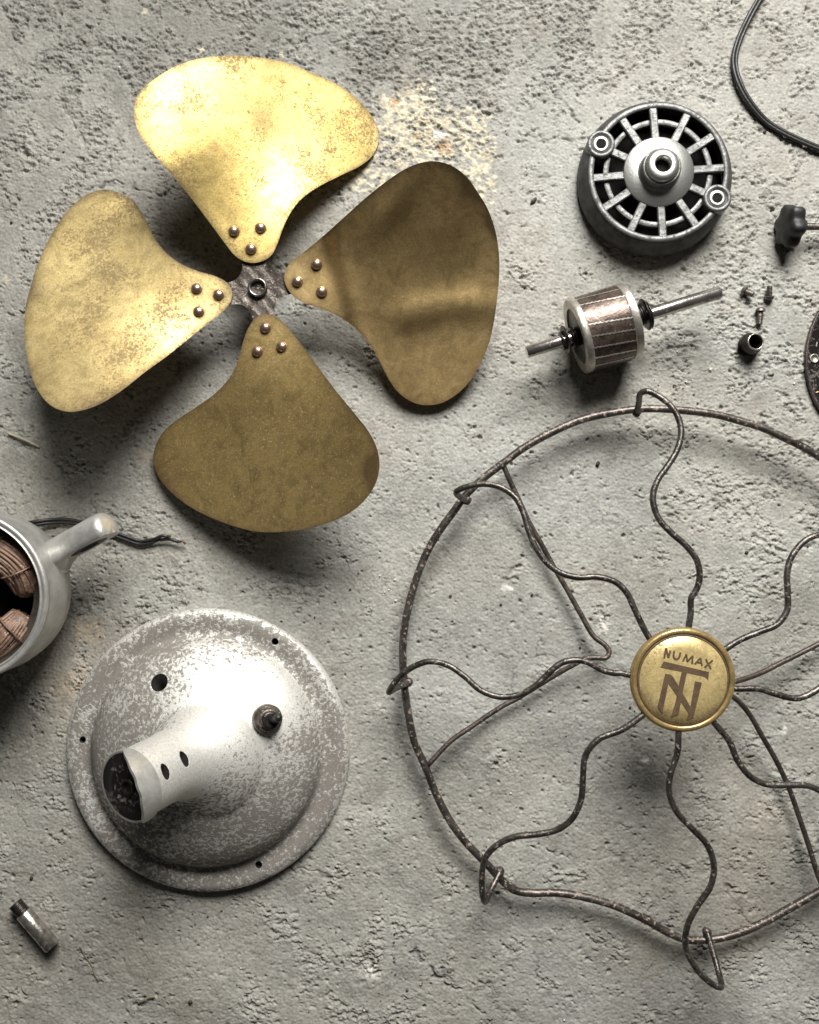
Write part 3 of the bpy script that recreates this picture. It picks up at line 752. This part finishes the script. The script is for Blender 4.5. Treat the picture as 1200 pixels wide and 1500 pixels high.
# ------------------------------------------------------------------ rotor on its shaft
def rotor():
    zc = 57.0
    a = P(772, 517, zc - 2); b = P(1055.5, 429.5, zc + 2)
    c = P(884, 481, zc)
    d = (b - a).normalized()
    t = thing('rotor', 'copper-brown motor rotor lying on its steel shaft', 'rotor', (c.x, c.y, 0))
    mt = axis_matrix(c, d)     # local z along the shaft
    xl = (a - c).dot(d); xr = (b - c).dot(d)
    body = part(t, 'core', xf(lathe([(0.05, -31), (52.6, -31), (52.6, 29), (0.05, 29)], 72), mt), 'lamination', True, 40)
    # skewed cast bars, zig-zag along the laminations
    nb = 20
    V = []; F = []
    n = 22
    for i in range(n + 1):
        x = -31 + 60 * i / n
        an = 0.16 * (i / n - 0.5) + (0.010 if i % 2 else -0.010)
        w = 0.017 * (1 + 0.35 * math.sin(i * 2.3))
        for da, r in ((-w, 52.0), (-w, 53.15), (w, 53.15), (w, 52.0)):
            V.append(Vector((r * math.cos(an + da), r * math.sin(an + da), x)))
    for i in range(n):
        for q in range(3): F.append((i*4 + q, i*4 + q + 1, i*4 + 5 + q, i*4 + 4 + q))
    F.append((0, 1, 2, 3)); F.append((n*4, n*4+1, n*4+2, n*4+3))
    for k in range(nb):
        part(body, 'bar', xf((V, F), mt @ Matrix.Rotation(2 * math.pi * k / nb, 4, 'Z')), 'endring', True, 40)
    part(t, 'end_ring', xf(lathe([(40, -40), (52.5, -40.5), (53.6, -39), (53.6, -31.5), (52.8, -30.6), (40, -30.6)], 72, True), mt), 'endring', True, 50)
    part(t, 'end_ring', xf(lathe([(40, 28.6), (52.8, 28.6), (53.6, 29.5), (53.0, 39), (51.0, 40.4), (40, 40)], 72, True), mt), 'endring', True, 50)
    part(t, 'end_face', xf(lathe([(41, -38), (20, -37), (14, -40), (0.05, -40)], 48), mt), 'dark_steel')
    part(t, 'end_face', xf(lathe([(41, 39), (20, 38), (14, 41), (0.05, 41)], 48), mt), 'dark_steel')
    part(t, 'shaft', xf(lathe([(0.05, xl), (7.6, xl), (8.6, xl + 1.4), (8.6, -40), (9.2, -40), (9.2, xr - 2), (8.0, xr), (0.05, xr)], 32), mt), 'steel', True, 40)
    for z0, r, w in ((-47, 15, 5), (-53, 11, 6), (-57.5, 20, 1.8), (-62, 13, 3)):
        part(t, 'washer', xf(lathe([(8, z0), (r - .8, z0), (r, z0 + .6), (r, z0 + w - .6), (r - .8, z0 + w), (8, z0 + w)], 36, True), mt @ Matrix.Rotation(math.radians(random.uniform(-5, 5)), 4, 'X')), 'dark_steel')
    for z0, r, w in ((43, 13, 7), (50.5, 15.5, 2.4), (53.5, 15, 2.4), (56.5, 15.5, 2.4), (60.5, 23, 1.8), (64.5, 19, 2.6)):
        part(t, 'washer', xf(lathe([(8.4, z0), (r - .8, z0), (r, z0 + .6), (r, z0 + w - .6), (r - .8, z0 + w), (8.4, z0 + w)], 36, True), mt @ Matrix.Rotation(math.radians(random.uniform(-5, 5)), 4, 'Y')), 'dark_steel')
rotor()

# ------------------------------------------------------------------ fan base
def solid_obj(geo, name='tmp'):
    me = make_mesh(name, [Vector(p) * S for p in geo[0]], geo[1]); fix_normals(me)
    o = bpy.data.objects.new(name, me); C.objects.link(o); return o

def fan_base():
    cx, cy = 307, 1096
    g0 = P(cx, cy, 0)
    t = thing('fan_stand', 'worn silver fan stand base, a round dome with a stubby neck', 'fan base', g0)
    T = Matrix.Translation(g0)
    # dome and flange, one closed solid
    prof = [(0.0, 0), (203, 0), (206, 3), (206.5, 9), (205, 14), (201, 18.5), (195, 20.5), (186, 20), (176, 18.5), (170, 18.5), (166.5, 20.5), (164.5, 25), (162, 31), (157, 39), (148, 48), (132, 59), (112, 70), (90, 81), (70, 89), (50, 95), (30, 99), (0.0, 100)]
    dome = xf(lathe(prof, 128), T)
    E = P(190, 1152, 196)                       # middle of the neck's end
    A = g0 + Vector((6, 4, 50))
    ax = (E - A).normalized(); ln = (E - A).length
    path = [A.lerp(E, i / 18) for i in range(19)]
    bend = Vector((4, 8, 2))
    path = [p + bend * math.sin(math.pi * (i / 18) ** .8) * 0.9 for i, p in enumerate(path)]
    neck = tube(path, lambda u: 45.0 + 46 * (1 - sstep(0.0, 0.70, u)) ** 1.6, 48)
    o = solid_obj(merge(dome, neck))
    md = o.modifiers.new('r', 'REMESH'); md.mode = 'VOXEL'; md.voxel_size = 2.0 * S; md.adaptivity = 0.0
    sm = o.modifiers.new('s', 'SMOOTH'); sm.factor = 0.5; sm.iterations = 40
    dir_end = (path[-1] - path[-3]).normalized()
    side = dir_end.cross(Vector((0, 0, 1))).normalized()          # across the neck
    upn = side.cross(dir_end).normalized()                        # neck's upper side
    cut = []
    # flange holes, dome hole, neck slots, cut-away neck end
    cut.append(xf(lathe([(5.0, 6), (5.0, 40)], 20, cap=True), Matrix.Translation(P(403, 940, 20))@Matrix.Translation((0, 0, -20))))
    cut.append(xf(lathe([(4.6, 6), (4.6, 40)], 20, cap=True), Matrix.Translation(P(121, 1084, 20))@Matrix.Translation((0, 0, -20))))
    cut.append(xf(lathe([(5.0, 6), (5.0, 40)], 20, cap=True), Matrix.Translation(P(379, 1267, 20))@Matrix.Translation((0, 0, -20))))
    h1 = P(231, 998, 68)
    cut.append(xf(lathe([(12.6, -34), (12.6, 40)], 28, cap=True), axis_matrix(h1, (h1 - g0 - Vector((0, 0, -90))).normalized())))
    for (hx, hy, zz) in ((246, 1130, 200), (284, 1110, 172)):
        q = P(hx, hy, zz); V, F = lathe([(1, -36), (1, 40)], 24, cap=True)
        mm = Matrix((dir_end * 6.0, side * 10.5, upn * 1.0)).transposed().to_4x4(); mm.translation = q
        cut.append(xf((V, F), mm))
    c = solid_obj(merge(*cut), 'cut')
    c.data.materials.append(M['black'])
    # end cut: scooped away on the upper side
    V, F = lathe([(60, -40), (60, 60)], 40, cap=True)
    M3 = Matrix((side, upn, dir_end)).transposed().to_4x4(); M3.translation = path[-1]
    # notch between rounded cap and the end cheek: a slanted dark slot
    o.data.materials.append(M['base'])
    bo = o.modifiers.new('b', 'BOOLEAN'); bo.operation = 'DIFFERENCE'; bo.object = c; bo.solver = 'EXACT'
    try: bo.material_mode = 'TRANSFER'
    except Exception: pass
    dg = bpy.context.evaluated_depsgraph_get()
    me = bpy.data.meshes.new_from_object(o.evaluated_get(dg))
    for q in (o, c):
        m0 = q.data; bpy.data.objects.remove(q); bpy.data.meshes.remove(m0)
    me.name = 'shell'
    n = len(me.vertices); co = np.empty(n * 3); me.vertices.foreach_get('co', co); co = co.reshape(-1, 3) / S
    off = np.array(g0); rel = co - off
    r = np.hypot(rel[:, 0], rel[:, 1])
    ss = lambda a, b, v: (lambda k: k * k * (3 - 2 * k))(np.clip((v - a) / (b - a), 0, 1))
    # clean paint on neck and crown, crown's up-right highlight painted in, worn elsewhere
    A_ = np.array(A); d_ = np.array(ax)
    tt = np.clip((co - A_) @ d_, 0, None); dist = np.linalg.norm(co - A_ - tt[:, None] * d_, axis=1)
    necky = ss(108, 150, rel[:, 2])
    wear_highlight = 0.70 - 0.70 * necky
    wear_highlight -= 0.62 * np.exp(-(((rel[:, 0] - 20) / 55) ** 2 + ((rel[:, 1] - 85) / 55) ** 2)) * (r < 166)
    wear_highlight -= 0.55 * np.exp(-(((rel[:, 0] - 105) / 60) ** 2 + ((rel[:, 1] - 90) / 60) ** 2)) * (r < 166)
    wear_highlight += 0.03 * ss(168, 176, r) + 0.14 * np.exp(-(((rel[:, 0] + 90) / 60) ** 2 + ((rel[:, 1] - 40) / 70) ** 2)) + 0.12 * np.exp(-(((rel[:, 0] - 60) / 70) ** 2 + ((rel[:, 1] + 80) / 60) ** 2))
    wear_highlight -= 0.40 * ss(197, 203, r)
    wear_highlight -= 0.12 * ss(160, 120, r)
    at = me.attributes.new('wear_highlight', 'FLOAT', 'POINT'); at.data.foreach_set('value', np.clip(wear_highlight, 0, 1).astype(np.float32))
    me.vertices.foreach_set('co', ((rel) * S).ravel())
    me.update()
    me.polygons.foreach_set('use_smooth', [True] * len(me.polygons))
    body = bpy.data.objects.new('dome', me); C.objects.link(body); body.parent = t
    # neck end: rounded cap edge, dark joint face with rings
    end = path[-1]
    Mend = Matrix((side, upn, dir_end)).transposed().to_4x4(); Mend.translation = end
    part(t, 'joint_face', xf(lathe([(47.2, -4), (47.2, 0.6), (46, 1.4), (44.5, 0.9), (0.05, 0.9)], 56), Mend), 'silver')
    part(t, 'joint_recess', xf(lathe([(43.6, 1.1), (30, 1.6), (29, 2.3), (25, 2.3), (24, 1.6), (14, 1.6), (0.05, 1.6)], 56), Mend @ Matrix.Translation((0, 0, 0.1))), 'plate')
    part(t, 'joint_screw_hole', xf(lathe([(11, 1.6), (10.5, 4.4), (7.6, 4.6), (7.0, 2.2), (0.05, 2.1)], 32), Mend), 'dark_steel')
    # rounded tongue overhanging the joint face on the upper side
    V = []; F = []; n = 30; m = 10
    for lay, rr in ((0, 48.6), (1, 43.8)):
        for i in range(m + 1):
            for k in range(n + 1):
                u = -1 + 2 * k / n
                an = u * math.radians(84)
                Lx = -4 + (4 + 29 * (1 - abs(u) ** 2.2) + 0.9 * math.sin(u * 17) * (1 - abs(u))) * i / m
                rad = rr - (0.9 * (i / m) ** 3 if lay == 0 else 0)
                V.append(Vector((math.sin(an) * rad, math.cos(an) * rad, Lx)))
    w = n + 1; L1 = (m + 1) * w
    for i in range(m):
        for k in range(n):
            a = i * w + k
            F.append((a, a + 1, a + w + 1, a + w)); F.append((L1 + a, L1 + a + w, L1 + a + w + 1, L1 + a + 1))
    for k in range(n): a = m * w + k; F.append((a, a + 1, L1 + a + 1, L1 + a))
    for i in range(m):
        for k in (0, n): a = i * w + k; F.append((a, a + w, L1 + a + w, L1 + a))
    part(t, 'neck_tongue', xf((V, F), Mend), 'silver', True, 50)
    # toggle switch
    sw = P(393, 1054, 79)
    ms = axis_matrix(sw, (0.42, 0.10, 1.0))
    part(t, 'switch_stain', xf(lathe([(24, -6), (21, -0.5), (12, 0.5), (0.05, 0.5)], 36), ms), 'rust_wire') if False else None
    nut = part(t, 'switch_nut', xf(lathe([(20.5, -10), (20.5, -1), (19, 2), (16.5, 3), (15.5, 7), (13.6, 8.4), (0.05, 8.4)], 40), ms), 'rusty_steel')
    part(nut, 'switch_bushing', xf(lathe([(12.6, 8), (12.6, 13.5), (11, 15), (7.6, 15.2), (0.05, 13.5)], 32), ms), 'dark_steel')
    ml = axis_matrix(ms @ Vector((0, 0, 11)), (0.75, 0.42, 1.0))
    part(nut, 'switch_lever', xf(lathe([(4.4, 0), (4.2, 14), (5.2, 22), (5.4, 25), (4.2, 28), (0.05, 29)], 24), ml), 'bakelite')
fan_base()

# ------------------------------------------------------------------ motor housing at the left edge
def housing():
    zr = 140.0; k = 1 - zr / D
    c = P(-57, 874, zr); g = Vector((c.x, c.y, 0))
    t = thing('motor_housing', 'silver motor housing cut off by the left edge, brown coils inside', 'motor housing', g)
    T = Matrix.Translation(g)
    part(t, 'shell', xf(lathe([(0.05, 0), (62, 0), (84, 6), (100, 20), (109, 42), (112.5, 70), (112, 100), (110.5, 120), (111, 130), (113.6, 134), (113.8, 138), (112.4, 140.4), (108.4, 140.8), (107, 139.4), (105.8, 139.2), (104.0, 140.4), (102.6, 139.6), (101.6, 136), (101, 100), (99, 30), (0.05, 26)], 128), T), 'silver', True, 60)
    part(t, 'stator_ring', xf(lathe([(100.8, 28), (100.8, 112), (99, 114), (86, 114), (84, 112), (84, 28)], 96, True), T), 'stator', True, 50)
    part(t, 'rotor_bore', xf(lathe([(84, 40), (0.05, 38)], 64), T), 'black')
    for a0, a1 in ((2, 78), (-92, -26), (92, 168), (-182, -108)):
        pts = []
        for i in range(15):
            u = i / 14; a = math.radians(a0 + (a1 - a0) * u)
            r = 74 - 3 * math.sin(math.pi * u)
            pts.append(Vector((math.cos(a) * r, math.sin(a) * r, 96 + 14 * math.sin(math.pi * u))))
        fine = crom(pts, 3); gs = [tube(pts, lambda u: 21 * (0.80 + 0.20 * math.sin(math.pi * u) ** .5), 24, False, 0.02, 0.95)]
        for w in range(34):
            an = 2 * math.pi * w / 34; ph = random.uniform(0, 6); jr = random.uniform(-1.0, 1.6)
            line = []
            for i, p in enumerate(fine):
                u = i / (len(fine) - 1); d_ = (fine[min(i + 1, len(fine) - 1)] - fine[max(i - 1, 0)]).normalized()
                n_ = Vector((0, 0, 1)); b_ = d_.cross(n_).normalized()
                R_ = 20.2 * (0.80 + 0.20 * math.sin(math.pi * u) ** .5) + jr + 0.7 * math.sin(u * 9 + ph)
                a2 = an + 0.25 * math.sin(u * 4 + ph * .2)
                line.append(p + n_ * math.cos(a2) * R_ + b_ * math.sin(a2) * R_ * 1.05)
            gs.append(tube(line, 2.3, 6))
        coil = part(t, 'coil', xf(merge(*gs), T), 'coil')
        for u0 in (0.34, 0.74):        # binding thread turned round each coil
            i = u0 * 14; q = pts[int(i)].lerp(pts[int(i) + 1], i - int(i)); dd = (pts[int(i) + 1] - pts[int(i)]).normalized()
            mm = axis_matrix(q, dd + Vector((.1, .1, .0)))
            ringp = [mm @ Vector((math.cos(v) * 24.2, math.sin(v) * 25.0, 0)) for v in [2 * math.pi * j / 30 for j in range(30)]]
            part(coil, 'binding', xf(tube(ringp, 1.3, 6, True, .15), T), 'coil')
    # lug with collar
    a = P(72, 822, 66); b = P(160, 772, 98)
    d = (b - a).normalized(); ln = (b - a).length
    ml = axis_matrix(a, d)
    col = part(t, 'lug_collar', xf(lathe([(0.05, -26), (47, -24), (46, -12), (40, -4), (33, 3), (29, 8), (26, 14), (24.5, 18), (0.05, 18)], 56), ml), 'silver')
    # lug: round above, planed flat below
    V = []; F = []; n = 40; prof = [(0, 28), (12, 26), (30, 25), (ln - 8, 24.4), (ln - 2.5, 22.8), (ln + 1.5, 18.5), (ln + 3.5, 10), (ln + 3.8, 0.1)]
    for zz, r in prof:
        for q in range(n):
            an = 2 * math.pi * q / n; x = math.cos(an) * r; y = math.sin(an) * r
            q2 = Vector((x, y)); nf = Vector((-0.998, 0.06)); over = q2.dot(nf) - (10.5 if zz > 26 else 60)
            if over > 0: q2 -= nf * over
            V.append(Vector((q2.x, q2.y, zz)))
    for i in range(len(prof) - 1):
        for q in range(n): F.append((i*n + q, i*n + (q+1) % n, (i+1)*n + (q+1) % n, (i+1)*n + q))
    lug = part(t, 'lug', xf((V, F), ml), 'silver', True, 40)
    fz = Vector((-0.998, 0.06, 0)); fx = Vector((0, 0, 1)); fy = fz.cross(fx)
    mf = Matrix((fx, fy, fz)).transposed().to_4x4(); mf.translation = fz * 10.4 + fx * (ln * 0.62)
    part(lug, 'lug_slot', xf((lambda g: ([Vector((p.x * 1.9, p.y, p.z)) for p in g[0]], g[1]))(lathe([(8.2, 0), (8.0, 0.5), (7.0, 0.6), (6.6, 0.3), (0.05, 0.25)], 28)), ml @ mf), 'black')
    part(lug, 'lug_face', xf((lambda g: ([Vector((p.x * 1.75, p.y, p.z)) for p in g[0]], g[1]))(lathe([(17.5, -0.4), (17.3, 0.16), (0.05, 0.16)], 40)), ml @ mf), 'cast_dark')
    part(lug, 'lug_plug', xf(lathe([(5.2, 18), (5.2, 22.2), (4.2, 22.8), (0.05, 22.9)], 24), ml @ Matrix.Translation((-2, 0, 30)) @ Matrix.Rotation(math.radians(-90 - 8), 4, 'X')), 'silver')
    # leads
    cab = [P(30, 770, 40), P(48, 767, 20), P(70, 764, 10), P(95, 763, 7), P(120, 767, 6), P(145, 775, 5), P(170, 783, 5), P(192, 791, 5), P(206, 795, 5), P(222, 793, 6)]
    path = crom(cab, 7)
    off = Vector((0.3, 1, 0.35))
    part(t, 'lead_wire', tube([p + off * 2.4 for p in path] + crom([P(228, 789, 8), P(238, 785, 11), P(246, 786, 10)], 4), 2.5, 8, False, .03), 'rubber')
    part(t, 'lead_wire', tube([p - off * 2.4 for p in path] + crom([P(232, 791, 6), P(250, 790, 8), P(262, 794, 8)], 4), 2.5, 8, False, .03), 'rubber')
    part(t, 'lead_end', merge(tube(crom([P(246, 786, 10), P(250, 784, 12), P(247, 788, 11)], 4), 1.5, 6), tube(crom([P(262, 794, 8), P(268, 793, 9), P(272, 797, 8)], 4), 1.8, 6)), 'copper')
housing()

# ------------------------------------------------------------------ small hardware
def pin():
    r = 11.6
    a = P(22, 1323, r); b = P(77, 1387, r); d = (b - a).normalized(); ln = (b - a).length
    t = thing('threaded_pin', 'short steel pin with one threaded end near the bottom left corner', 'pin', ((a.x + b.x) / 2, (a.y + b.y) / 2, 0))
    m = axis_matrix(a, d)
    pr = [(0.05, 0.6), (6, 0.4), (7, 0), (9, 0)]
    z = 0.0
    while z < 17: pr += [(9.4, z + .3), (10.8, z + 1.3), (9.4, z + 2.3)]; z += 2.4
    part(t, 'thread', xf(lathe(pr + [(9.4, 20)], 40), m), 'dark_steel')
    part(t, 'barrel', xf(lathe([(9.0, 18), (10.8, 18.5), (11.6, 20), (11.6, ln - 2), (10.4, ln), (7.8, ln), (7.2, ln - 3), (0.05, ln - 3.5)], 44), m), 'worn_steel', True, 50)
pin()

def knob():
    t0 = P(1160, 334, 0)
    t = thing('thumb_knob', 'black lobed thumb knob on a threaded rod at the right edge', 'knob', t0)
    o = P(1152, 331, 29); d = Vector((1, 0.02, -0.14)).normalized()
    m = axis_matrix(o, d)
    V = []; F = []; n = 72
    prof = [(0.02, -5.5), (0.55, -5.2), (0.88, -3.6), (1.0, -0.5), (1.0, 10), (0.93, 14), (0.72, 16.5), (0.42, 18), (0.36, 24), (0.02, 24.5)]
    for f, z in prof:
        for k in range(n):
            a = 2 * math.pi * k / n
            lob = 25.5 + 2.9 * math.cos(6 * a + .6) if f > 0.45 else 25.5
            V.append(Vector((math.cos(a) * lob * f * 1.1, math.sin(a) * lob * f * 1.1, z * 1.1)))
    for i in range(len(prof) - 1):
        for k in range(n): F.append((i*n + k, i*n + (k+1) % n, (i+1)*n + (k+1) % n, (i+1)*n + k))
    part(t, 'grip', xf((V, F), m), 'bakelite', True, 55)
    pr = [(0.05, 22), (4.2, 22)]; z = 24.0
    while z < 84: pr += [(4.1, z), (5.1, z + 1.1), (4.1, z + 2.2)]; z += 2.4
    part(t, 'threaded_rod', xf(lathe(pr + [(3.8, z), (0.05, z)], 24), m), 'rusty_steel')
knob()

def screw(px, py, dirv, label, ln=15):
    z = 6.6; o = P(px, py, z)
    t = thing('screw', label, 'screw', (o.x, o.y, 0), 'loose screws beside the rotor shaft')
    m = axis_matrix(o, Vector(dirv))
    part(t, 'head', xf(lathe([(0.05, -6), (3.2, -5.6), (5.6, -4.2), (7.0, -1.6), (7.2, 0), (4, 0.6), (0.05, 0.7)], 28), m), 'rusty_steel', True, 50)
    pr = [(0.05, 0), (3.9, 0.2)]; zz = 1.0
    while zz < ln: pr += [(3.5, zz), (4.4, zz + .9), (3.5, zz + 1.8)]; zz += 2.0
    part(t, 'shank', xf(lathe(pr + [(0.05, zz)], 20), m), 'rusty_steel')
screw(1092, 427, (0.55, -0.35, 0.35), 'dark round-head screw, leftmost of the three loose screws', 12)
screw(1127, 434, (-0.06, 0.9, 0.25), 'loose screw with its shank pointing up, rightmost of the three', 15)
screw(1114, 456, (-0.05, -1.0, -0.05), 'loose screw with its shank pointing down, lowest of the three', 19)

def bushing():
    o = P(1096, 506, 2)
    t = thing('bushing', 'small black threaded bushing standing below the three screws', 'bushing', (o.x, o.y, 0))
    m = axis_matrix(o, (0.10, 0.05, 1))
    pr = [(15.2, 0)]; z = 0.5
    while z < 11: pr += [(15.6, z), (16.4, z + .9), (15.2, z + 1.8)]; z += 2.1
    body = part(t, 'body', xf(lathe(pr + [(15.0, 13), (12.8, 15.5), (12.6, 21), (12.0, 23.4), (10.9, 23.8), (9.8, 22.8), (9.6, 2), (0.05, 2)], 48), m), 'dark_steel', True, 50)
    part(body, 'lip', xf(lathe([(12.3, 23.0), (11.6, 24.2), (10.6, 24.3), (9.9, 23.2)], 48, True), m), 'worn_steel')
bushing()

# power cord, two cores side by side
def cord():
    pts = [(1150,-60),(1128,-25),(1112,0),(1098,25),(1083,58),(1076,87),(1081,116),(1098,149),(1123,178),(1152,196),(1180.5,209),(1200,217),(1240,230),(1300,240)]
    path = crom([P(x, y, 5.0 + (3 if i in (6, 7) else 0)) for i, (x, y) in enumerate(pts)], 8)
    t = thing('power_cord', 'thin black twin power cord curving in the top right corner', 'cord', P(1090, 130, 0))
    def side(s):
        out = []
        for i, p in enumerate(path):
            a = path[max(i - 1, 0)]; b = path[min(i + 1, len(path) - 1)]; d = (b - a).normalized()
            n = Vector((-d.y, d.x, 0)); tw = math.cos(i * .035) * .35
            out.append(p + n * s * 2.35 * math.cos(tw) + Vector((0, 0, s * 2.35 * math.sin(tw))))
        return out
    for s in (-1, 1): part(t, 'core', tube(side(s), 2.75, 10, False, .012), 'rubber')
cord()

# dark plate cut off by the right edge
def plate():
    o = P(1320, 527, 6)
    t = thing('nameplate_disc', 'dark worn metal disc with faded print cut off by the right edge', 'disc', (o.x, o.y, 0))
    T = Matrix.Translation((o.x, o.y, 0))
    k = 1 - 6 / D
    pl = part(t, 'disc', xf(lathe([(0.05, 0.5), (137, 0.5), (139.4, 2), (139.4, 5), (138, 6.4), (134, 6.6), (133, 5.8), (0.05, 5.8)], 160), T), 'plate', True, 60)
    part(pl, 'disc_edge', xf(lathe([(139.8, 3.0), (139.4, 6.4), (138.2, 7.2), (136.4, 7.0), (136.0, 5.5)], 160), T), 'rust_wire')
    hp = P(1193, 525, 6) - Vector((o.x, o.y, 6))
    part(pl, 'rivet_hole', xf(lathe([(6.6, 5.7), (6.6, 6.9), (5.6, 7.3), (4.9, 6.6), (4.6, 6.0), (0.05, 6.0)], 28), T @ Matrix.Translation((hp.x, hp.y, 0))), 'endring')
    for r0, a0, a1 in ((118, 172, 177), (116, 183, 186), (124, 168, 171)):
        part(pl, 'printed_line', xf(lathe([(r0, 5.4), (r0, 6.15), (r0 + 1.8, 6.15), (r0 + 1.8, 5.4)], 10, False, math.radians(a0), math.radians(a1)), T), 'endring')
    q = P(1196, 575, 6) - Vector((o.x, o.y, 6))
    part(pl, 'printed_line', xf(box(-5, 9, -1, 1, 5.4, 6.2), T @ Matrix.Translation((q.x, q.y, 0)) @ Matrix.Rotation(.35, 4, 'Z')), 'brass_rim')
plate()

# bits lying on the floor
def strand(name, pts, r, mat, label, cat):
    path = crom([P(x, y, floor_z(x, y) + r + dz) for x, y, dz in pts], 6)
    base = Vector(path[0]); base.z = 0
    lone(name, tube(path, lambda u: r * (1 - .45 * abs(u - .4)), 8, False, .06), mat, label, cat, base)
strand('twig', [(12,635,1), (28,641,2), (44,648,2), (58,655,1)], 2.0, 'twig', 'pale dry straw on the floor under the left blade', 'straw')
strand('grass_stem', [(117,1386,1.5), (124,1400,1), (134,1414,1), (139,1428,.5), (144,1437,.5)], 1.1, 'dry_grass', 'thin brown grass stem beside the threaded pin', 'straw')
strand('leaf_scrap', [(203,1470,.5), (210,1466,2), (218,1461,3), (227,1460,1)], 1.7, 'dry_grass', 'tiny curled scrap below the grass stem at the bottom', 'scrap')
strand('metal_sliver', [(738,402,1), (0.5*(738+741),403,1), (742,404,1)], 1.0, 'twig', 'tiny pale sliver at the edge of the right blade', 'scrap') if False else None
def crumb(px, py, rx, ry, ang, label):
    n, m = 12, 7; V = []; F = []
    rr = random.Random(px)
    for i in range(m):
        th = math.pi * (i + .02) / (m - 1 + .04)
        for k in range(n):
            a = 2 * math.pi * k / n; j = 1 + rr.uniform(-.18, .18)
            V.append(Vector((math.sin(th) * math.cos(a) * rx * j, math.sin(th) * math.sin(a) * ry * j, math.cos(th) * ry * .8 * j)))
    for i in range(m - 1):
        for k in range(n): F.append((i*n + k, i*n + (k+1) % n, (i+1)*n + (k+1) % n, (i+1)*n + k))
    c = P(px, py, floor_z(px, py) + ry * .6)
    lone('crumb', xf((V, F), Matrix.Translation(c) @ Matrix.Rotation(math.radians(ang), 4, 'Z')), 'crumb', label, 'crumb', (c.x, c.y, 0), 'dark crumbs on the floor')
crumb(782, 294, 6, 2.6, 45, 'dark crumb on the bare floor left of the motor end cover')
crumb(876, 679, 4, 2.8, 60, 'dark crumb inside the wire guard near its upper left')
crumb(1094, 809, 3, 2.2, 20, 'dark crumb inside the wire guard left of its upper right spoke')
crumb(279, 1468, 3, 2.4, 10, 'dark crumb near the bottom edge below the fan base')
crumb(1120, 193, 3, 2.2, 30, 'dark crumb just below the curve of the power cord')
crumb(46, 1286, 3, 2.6, 80, 'dark crumb above the threaded pin')
def grit():
    rr = random.Random(5); V = []; F = []
    ico = [(0, 0, 1), (.89, 0, .45), (.28, .85, .45), (-.72, .53, .45), (-.72, -.53, .45), (.28, -.85, .45), (.72, .53, -.45), (-.28, .85, -.45), (-.89, 0, -.45), (-.28, -.85, -.45), (.72, -.53, -.45), (0, 0, -1)]
    fc = [(0,1,2),(0,2,3),(0,3,4),(0,4,5),(0,5,1),(1,6,2),(2,7,3),(3,8,4),(4,9,5),(5,10,1),(6,7,2),(7,8,3),(8,9,4),(9,10,5),(10,6,1),(11,7,6),(11,8,7),(11,9,8),(11,10,9),(11,6,10)]
    spots = [(rr.uniform(0, 1200), rr.uniform(0, 1500)) for _ in range(170)]
    for cx, cy, n in ((560, 1420, 30), (300, 1330, 18), (560, 860, 24), (1000, 560, 20), (1120, 540, 16), (120, 990, 20)):
        spots += [(rr.gauss(cx, 45), rr.gauss(cy, 28)) for _ in range(n)]
    for x, y in spots:
        r = 0.7 + 1.5 * rr.random() ** 2; k = len(V); c = P(x, y, 0); z = floor_z(x, y) + r * .5
        for p in ico:
            j = rr.uniform(.7, 1.2); V.append(Vector((c.x + p[0] * r * j * 1.2, c.y + p[1] * r * j, z + p[2] * r * j * .8)))
        F += [tuple(i + k for i in q) for q in fc]
    o = part(None, 'grit', (V, F), 'grit', False, None, Vector((0, 0, 0)))
    o['kind'] = 'stuff'; o['label'] = 'fine loose grit scattered over the concrete floor'
grit()
for o in bpy.data.objects:
    if '_b' in o: del o['_b']
